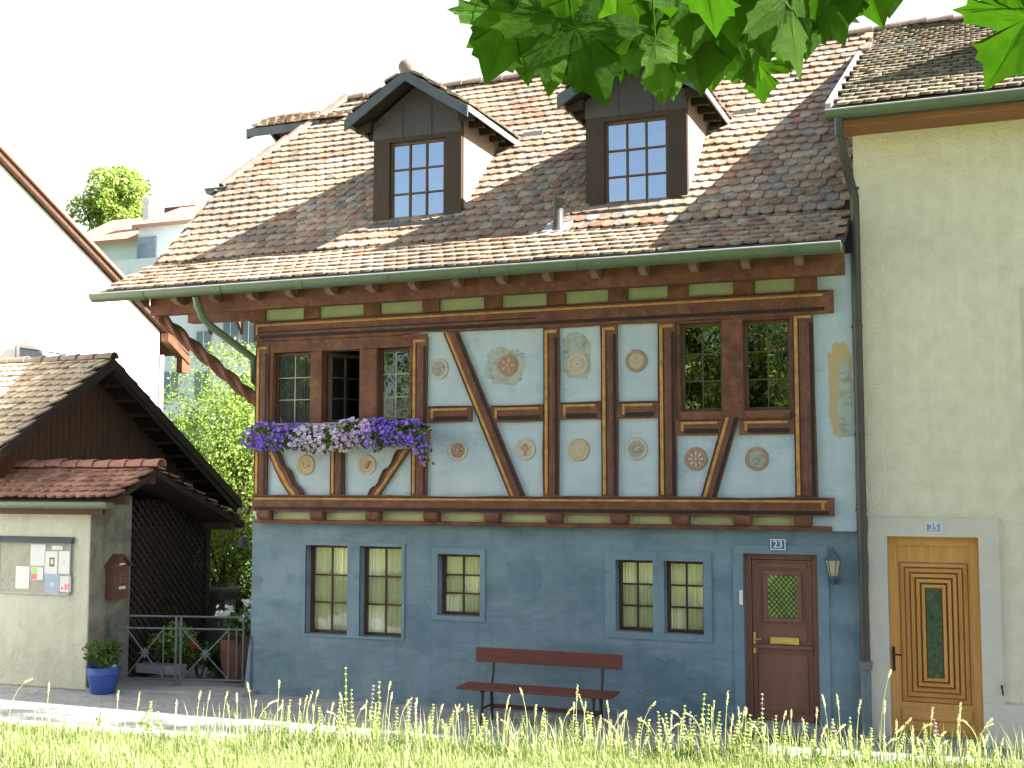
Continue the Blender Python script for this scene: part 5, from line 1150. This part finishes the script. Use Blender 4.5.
def mleaf(base, tip, face, curl=.12, roll=0):
    base = Vector(base); ax_ = tip-base; L_ = ax_.length/1.10; yv = ax_.normalized(); zv = (face-yv*face.dot(yv)).normalized(); zv = Matrix.Rotation(roll, 3, yv) @ zv; xv = yv.cross(zv)
    asym = RND.uniform(.92, 1.08); fold = RND.uniform(.05, .22); cu = RND.uniform(-.02, curl); ph = RND.random()*6
    def P(x, y, lift=0): return base+xv*(x*L_*asym)+yv*(y*L_)+zv*(L_*(fold*abs(x)*-.9-cu*(y*y)+.025*math.sin(7*x+ph)+.02*math.sin(9*y+ph))+lift)
    b = MB(); c = RND.choice(MCOL); b.col = c
    # fan with midrib rows for curvature
    n = len(HALF); 
    for sgn in (1, -1):
        for i in range(n-1):
            (xa, ya), (xb, yb) = HALF[i], HALF[i+1]
            f = .45
            ma = (xa*f, .12+(ya-.12)*f); mb_ = (xb*f, .12+(yb-.12)*f); c0 = (0, .12)
            A, B, Ma, Mb, C0 = P(sgn*xa, ya), P(sgn*xb, yb), P(sgn*ma[0], ma[1]), P(sgn*mb_[0], mb_[1]), P(*c0)
            b.face([A, B, Mb, Ma]); b.face([Ma, Mb, C0])
    b.col = tuple(x*1.6 for x in c)
    for (p, q) in VE:
        for s_ in (1, -1):
            K = 5; w = .009
            for i in range(K):
                t0, t1 = i/K, (i+1)/K; d = Vector((q[0]-p[0], q[1]-p[1])).normalized(); nn = (-d.y, d.x)
                def V(t, o): x = p[0]+(q[0]-p[0])*t; y = p[1]+(q[1]-p[1])*t; ww = w*(1-t*.8)*o; return P(x+nn[0]*ww, y+nn[1]*ww, s_*.0012)
                b.face([V(t0, -1), V(t1, -1), V(t1, 1), V(t0, 1)])
    b.tube([base, base-yv*L_*.3+Vector((0, 0, L_*.35)), base-yv*L_*.3+Vector((RND.uniform(-.05, .05), 0, L_*1.2))], .0014, 4)
    b.build('leaf', M['maple'], MP, smooth=True)
def pt(u, v, d): return CAM+ray(u, v)*d
LEAVES = [((514, 8), (487, 84), 1.75), ((522, 16), (528, 86), 1.85), ((508, 22), (464, 48), 1.8), ((572, 18), (608, 104), 1.6), ((560, 5), (549, 96), 1.7), ((612, -12), (640, 78), 1.9), ((655, 38), (663, 106), 1.55), ((690, 10), (702, 96), 1.7),
 ((715, -5), (722, 74), 1.85), ((752, -10), (768, 62), 1.65), ((786, -18), (800, 82), 1.6), ((757, 58), (764, 104), 1.9), ((735, 48), (742, 84), 2.0), ((815, -28), (845, 42), 1.9), ((860, -40), (884, 30), 1.75), ((1036, 6), (986, 92), 1.45), ((1050, 40), (1000, 60), 1.55), ((1030, -30), (1006, 34), 1.6),
 ((492, -24), (490, 34), 1.95), ((548, -45), (540, 46), 1.75), ((590, -50), (580, 48), 1.8), ((640, -50), (655, 42), 1.7), ((680, -55), (668, 50), 1.85), ((725, -60), (735, 46), 1.6), ((770, -60), (752, 40), 1.9), ((830, -70), (815, 20), 1.65), ((520, -40), (512, 30), 1.9), ((615, -10), (600, 70), 2.0), ((700, -50), (712, 40), 1.5), ((560, -60), (566, 30), 1.6),
 ((640, 20), (622, 84), 1.8), ((718, 10), (712, 92), 1.75), ((668, 20), (676, 98), 1.95), ((740, 10), (756, 88), 1.8), ((590, 20), (588, 92), 1.85), ((812, -10), (806, 60), 1.9), ((500, -6), (492, 56), 1.85), ((700, -20), (690, 58), 1.7), ((735, -30), (745, 56), 1.95), ((775, -5), (786, 66), 2.0), ((800, -40), (812, 34), 1.75), ((845, -60), (850, 22), 1.7), ((660, -15), (648, 64), 1.9), ((620, -40), (615, 44), 1.65), ((860, -70), (832, 14), 1.9), ((545, 10), (540, 62), 2.1), ((760, -40), (764, 44), 1.6), ((895, -70), (890, 14), 1.95), ((575, -20), (560, 60), 2.0), ((790, -50), (782, 40), 1.9), ((880, -60), (868, 8), 1.8), ((670, -10), (684, 70), 2.0), ((745, 0), (728, 66), 2.1), ((530, -30), (512, 60), 1.95)]
for (a, c, d) in LEAVES:
    mleaf(pt(a[0], a[1], d), pt(c[0], c[1], d*RND.uniform(.97, 1.04)), (-FWD+Vector((RND.gauss(0, .35), RND.gauss(0, .2), RND.gauss(.25, .3)))).normalized(), roll=RND.gauss(0, .3))
b = MB(); q = [pt(1120, -140, 1.7), pt(980, -110, 1.75), pt(850, -100, 1.8), pt(700, -85, 1.8), pt(560, -70, 1.85), pt(460, -55, 1.9)]
b.tube([L0+Vector((0, .15, 3.2)), L0+Vector((-.3, 2.2, 3.3))]+q, [.07, .05, .018, .014, .012, .010, .007, .004], 7); b.build('branch', M['bark'], MP, smooth=True)

# ================================================================== GRASS
def edge_y(x):
    for (x0, y0), (x1, y1) in zip(EDGE[:-1], EDGE[1:]):
        if x0 <= x <= x1: return y0+(y1-y0)*(x-x0)/(x1-x0)
    return EDGE[-1][1]
GC = [(.25, .325, .12), (.34, .395, .18), (.17, .25, .075), (.42, .44, .25), (.50, .47, .31)]
def blade(mb, x, y, h, w, lean, az, col):
    d = Vector((math.cos(az), math.sin(az), 0)); s_ = Vector((-d.y, d.x, 0)); p = Vector((x, y, LZ))
    a = [p-s_*w, p+s_*w, p+d*lean*.35+Vector((0, 0, h*.6))+s_*w*.7, p+d*lean*.35+Vector((0, 0, h*.6))-s_*w*.7, p+d*lean+Vector((0, 0, h))]
    k = len(mb.v); mb.v += [tuple(v) for v in a]; mb.f += [(k, k+1, k+2, k+3), (k+3, k+2, k+4)]; mb.m += [0, 0]; mb.c += [col, col]
b = MB()
for _ in range(52000):
    x = RND.uniform(-8.3, .7); ey = edge_y(x); t = RND.random()**1.15; y = ey-(.17 if x < -4.9 else .01)-t*2.3
    if noise.noise(Vector((x*2.5, y*2.5, 0))) < -.45 and RND.random() < .6: continue
    c = RND.choice(GC[:4]); f = RND.uniform(.55, 1.15)*(.92+.35*noise.noise(Vector((x*1.7, y*2.6, 4)))); h = RND.uniform(.03, .08)*(1.15+.6*noise.noise(Vector((x*2.2, y*3, 9))))
    blade(b, x, y, h, RND.uniform(.002, .0038), RND.uniform(.0, .06), RND.uniform(0, 2*PI), tuple(q*f for q in c))
b.build('lawn_grass', M['grass']); struct(bpy.data.objects['lawn_grass'], 'stuff')
b = MB()
for _ in range(6000):
    x = RND.uniform(-8.2, .8); ey = edge_y(x)
    dens = .12 if x < -5.3 else .68+.6*noise.noise(Vector((x*1.3, 3, 0)))
    if RND.random() > dens: continue
    y = ey-.16-abs(RND.gauss(0, .16)) + (.0 if x < -5.0 else .14)
    c = RND.choice(GC); f = RND.uniform(.75, 1.2); h = (.05+.24*RND.random()**1.8)*(.6 if x < -5.3 else 1)
    blade(b, x, y, h, RND.uniform(.0015, .003), RND.uniform(.02, .14), RND.uniform(0, 2*PI), tuple(q*f for q in c))
b.build('long_grass', M['grass']); struct(bpy.data.objects['long_grass'], 'stuff')
# seed-headed stalks and whorled flower spikes, each one a thing
def stalk_mesh(h, lean, head, seed):
    r_ = random.Random(seed); b = MB(); c = (.46, .48, .22); pts = []
    for i in range(7): t = i/6; pts.append(Vector((lean*t**2.4, 0, h*(t-.5*abs(lean/h)*t**4))))
    b.col = c; b.tube(pts, [.0022]*5+[.0018, .0012], 5)
    for i in range(46):
        t = 1-head*(i/46); k = min(5, int(t*6)); p = pts[k].lerp(pts[k+1], t*6-k); a = r_.uniform(0, 2*PI); f = r_.uniform(.8, 1.2)
        w = .0030*math.sin(PI*min(1, max(.08, (1-t)/head)))+.002
        q = p+Vector((math.cos(a)*w, math.sin(a)*w, .004)); leafquad(b, q, Vector((math.cos(a), math.sin(a), .3)),   .0095, (.78*f, .70*f, .48*f), asp=.42)
    for s_ in (1, -1): blade_dir = s_; 
    b.col = None; return b
def spike_mesh(h, lean, flowers, seed):
    r_ = random.Random(seed); b = MB(); pts = [Vector((lean*(i/6)**1.5, 0, h*i/6)) for i in range(7)]
    b.col = (.22, .30, .08); b.tube(pts, [.0032]*5+[.0026, .002], 5)
    for w in range(9):
        t = .38+.62*w/8; k = min(5, int(t*6)); p = pts[k].lerp(pts[k+1], min(1, t*6-k)); n_ = 9
        for q in range(n_):
            a = 2*PI*q/n_+r_.random(); f = r_.uniform(.8, 1.2); R_ = .013*(1.2-.8*(t-.38)/.62)
            purple = flowers and w >= 4 and r_.random() < .8
            col = (.48*f, .30*f, .58*f) if purple else (.48*f, .54*f, .22*f)
            leafquad(b, p+Vector((math.cos(a)*R_*.3, math.sin(a)*R_*.3, 0)), Vector((math.cos(a)*.4, math.sin(a)*.4, 1)), .017*(1.2-.5*(t-.38)/.62), col, asp=.7)
    for q in range(6):
        t = .06+.05*q; a = q*2.4; p = Vector((0, 0, h*t)); leafquad(b, p, Vector((math.cos(a), math.sin(a), .8)), .06, (.16, .23, .05), asp=.35)
    b.col = None; return b
def base_on_edge(u, off):
    # walk the picture column out to the terrace edge
    lo, hi = 4.0, 14.0
    for _ in range(40):
        m_ = (lo+hi)/2; d = ray(u, 740); d = Vector((d.x, d.y, 0)).normalized(); p = CAM+d*m_
        if p.y < edge_y(p.x): lo = m_
        else: hi = m_
    p = CAM+Vector((d.x, d.y, 0))*(lo-off); return Vector((p.x, p.y, LZ))
GS = 'pale grass stalks with seed heads along the lawn edge'
def plant_at(proto_list, u, vtop, off, labels=None):
    p = base_on_edge(u, off); dist = (p-CAM).to_2d().length
    dd_ = ray(u, vtop); ztop = CAM.z+dd_.z/math.hypot(dd_.x, dd_.y)*dist; return p, max(.12, ztop-LZ)
stalk_protos = []; spike_protos = []; fspike_protos = []
def put(kind, u, vtop, off, lean=None):
    p, h = plant_at(None, u, vtop, off); 
    store, mk = {'stalk': (stalk_protos, lambda s_: stalk_mesh(1, RND.uniform(.05, .5), RND.uniform(.16, .3), s_)), 'spike': (spike_protos, lambda s_: spike_mesh(1, RND.uniform(-.05, .12), False, s_)), 'flower': (fspike_protos, lambda s_: spike_mesh(1, RND.uniform(-.05, .1), True, s_))}[kind]
    # one mesh per rounded height so that head sizes stay natural
    sd = RND.randint(0, 9999)
    if kind == 'stalk': b = stalk_mesh(h, RND.choice((-1, 1, 1))*(RND.uniform(.02, .14) if RND.random() < .8 else RND.uniform(.25, .45))*h if lean is None else lean*h, RND.uniform(.05, .12)/h, sd); nm, lb, ct, gr = 'grass_stalk', 'thin pale grass stalk with seed head at the lawn edge', 'grass stalk', GS
    elif kind == 'spike': b = spike_mesh(h, RND.uniform(-.04, .08), False, sd); nm, lb, ct, gr = 'meadow_plant', 'yellow green stem with stacked whorls at the lawn edge', 'wild plant', 'whorled meadow plants along the lawn edge'
    else: b = spike_mesh(h, RND.uniform(-.04, .05), True, sd); nm, lb, ct, gr = 'meadow_sage', 'slim stem with purple flower whorls at the lawn edge', 'wild flower', 'purple meadow sage along the lawn edge'
    o = b.build(nm, M['grass']); tag(o, lb, ct, gr); o.location = p; o.rotation_euler = (0, 0, YAW+RND.gauss(0, .5)); return o
for u, v in ((11, 668), (48, 690), (50, 668+12), (115, 692), (136, 676), (140, 700), (40, 703), (92, 706), (27, 705), (168, 700)): pass
ST = [(8, 668), (46, 681), (60, 707), (116, 691), (136, 692), (175, 700), (196, 690), (205, 688), (222, 690), (237, 692), (252, 680), (255, 690), (277, 680), (302, 694), (272, 700), (345, 690), (385, 678), (398, 692), (437, 702), (455, 702), (470, 704), (487, 712), (512, 712), (528, 684), (534, 704), (540, 706), (560, 702), (583, 700), (600, 716), (640, 694), (655, 708), (668, 716), (690, 700), (725, 690), (820, 722), (880, 662), (884, 700), (896, 720), (945, 742), (960, 730), (985, 735), (415, 698), (365, 700), (328, 700), (290, 706), (620, 712), (705, 716), (745, 708), (765, 716), (790, 720), (850, 728), (1000, 738), (912, 726), (230, 702), (312, 688), (575, 708), (610, 700), (505, 706)]
for u, v in ST: put('stalk', u, v, RND.uniform(.0, .3) - (.1 if u > 240 else 0))
SP = [(346, 668), (352, 690), (378, 682), (408, 700), (430, 705), (540, 712), (565, 714), (590, 712), (610, 722), (635, 718), (660, 712), (682, 706), (700, 694), (706, 705), (714, 712), (730, 714), (755, 718), (776, 716), (800, 722), (828, 720), (850, 718), (870, 728), (895, 735), (935, 735), (150, 702), (140, 710), (160, 712), (265, 712), (320, 708), (395, 708), (445, 712), (478, 716), (300, 712), (285, 700), (520, 716), (645, 720), (745, 722), (782, 728), (812, 730), (915, 738), (965, 742), (338, 700), (372, 706), (990, 748), (692, 716), (740, 716)]
for u, v in SP: put('spike', u, v, RND.uniform(-.1, .25))
for q in range(90):
    u = RND.uniform(235, 1000); clump = .5+.5*noise.noise(Vector((u*.022, 1, 0)))
    put('stalk', u, 735-RND.random()**1.4*52*(.35+clump)-(0 if u < 800 else -8), RND.uniform(-.15, .25))
for q in range(34):
    u = RND.uniform(230, 990); clump = .5+.5*noise.noise(Vector((u*.022, 1, 0)))
    put('spike', u, 738-RND.random()**1.5*40*(.3+clump)-(0 if u < 800 else -8), RND.uniform(-.15, .25))
for u, v in ((370, 686), (405, 702), (416, 704), (622, 726), (762, 694), (838, 722), (940, 720), (610, 720), (98, 712), (690, 712), (580, 720)): put('flower', u, v, RND.uniform(-.1, .2))
# bits of grass growing at the foot of the shed wall
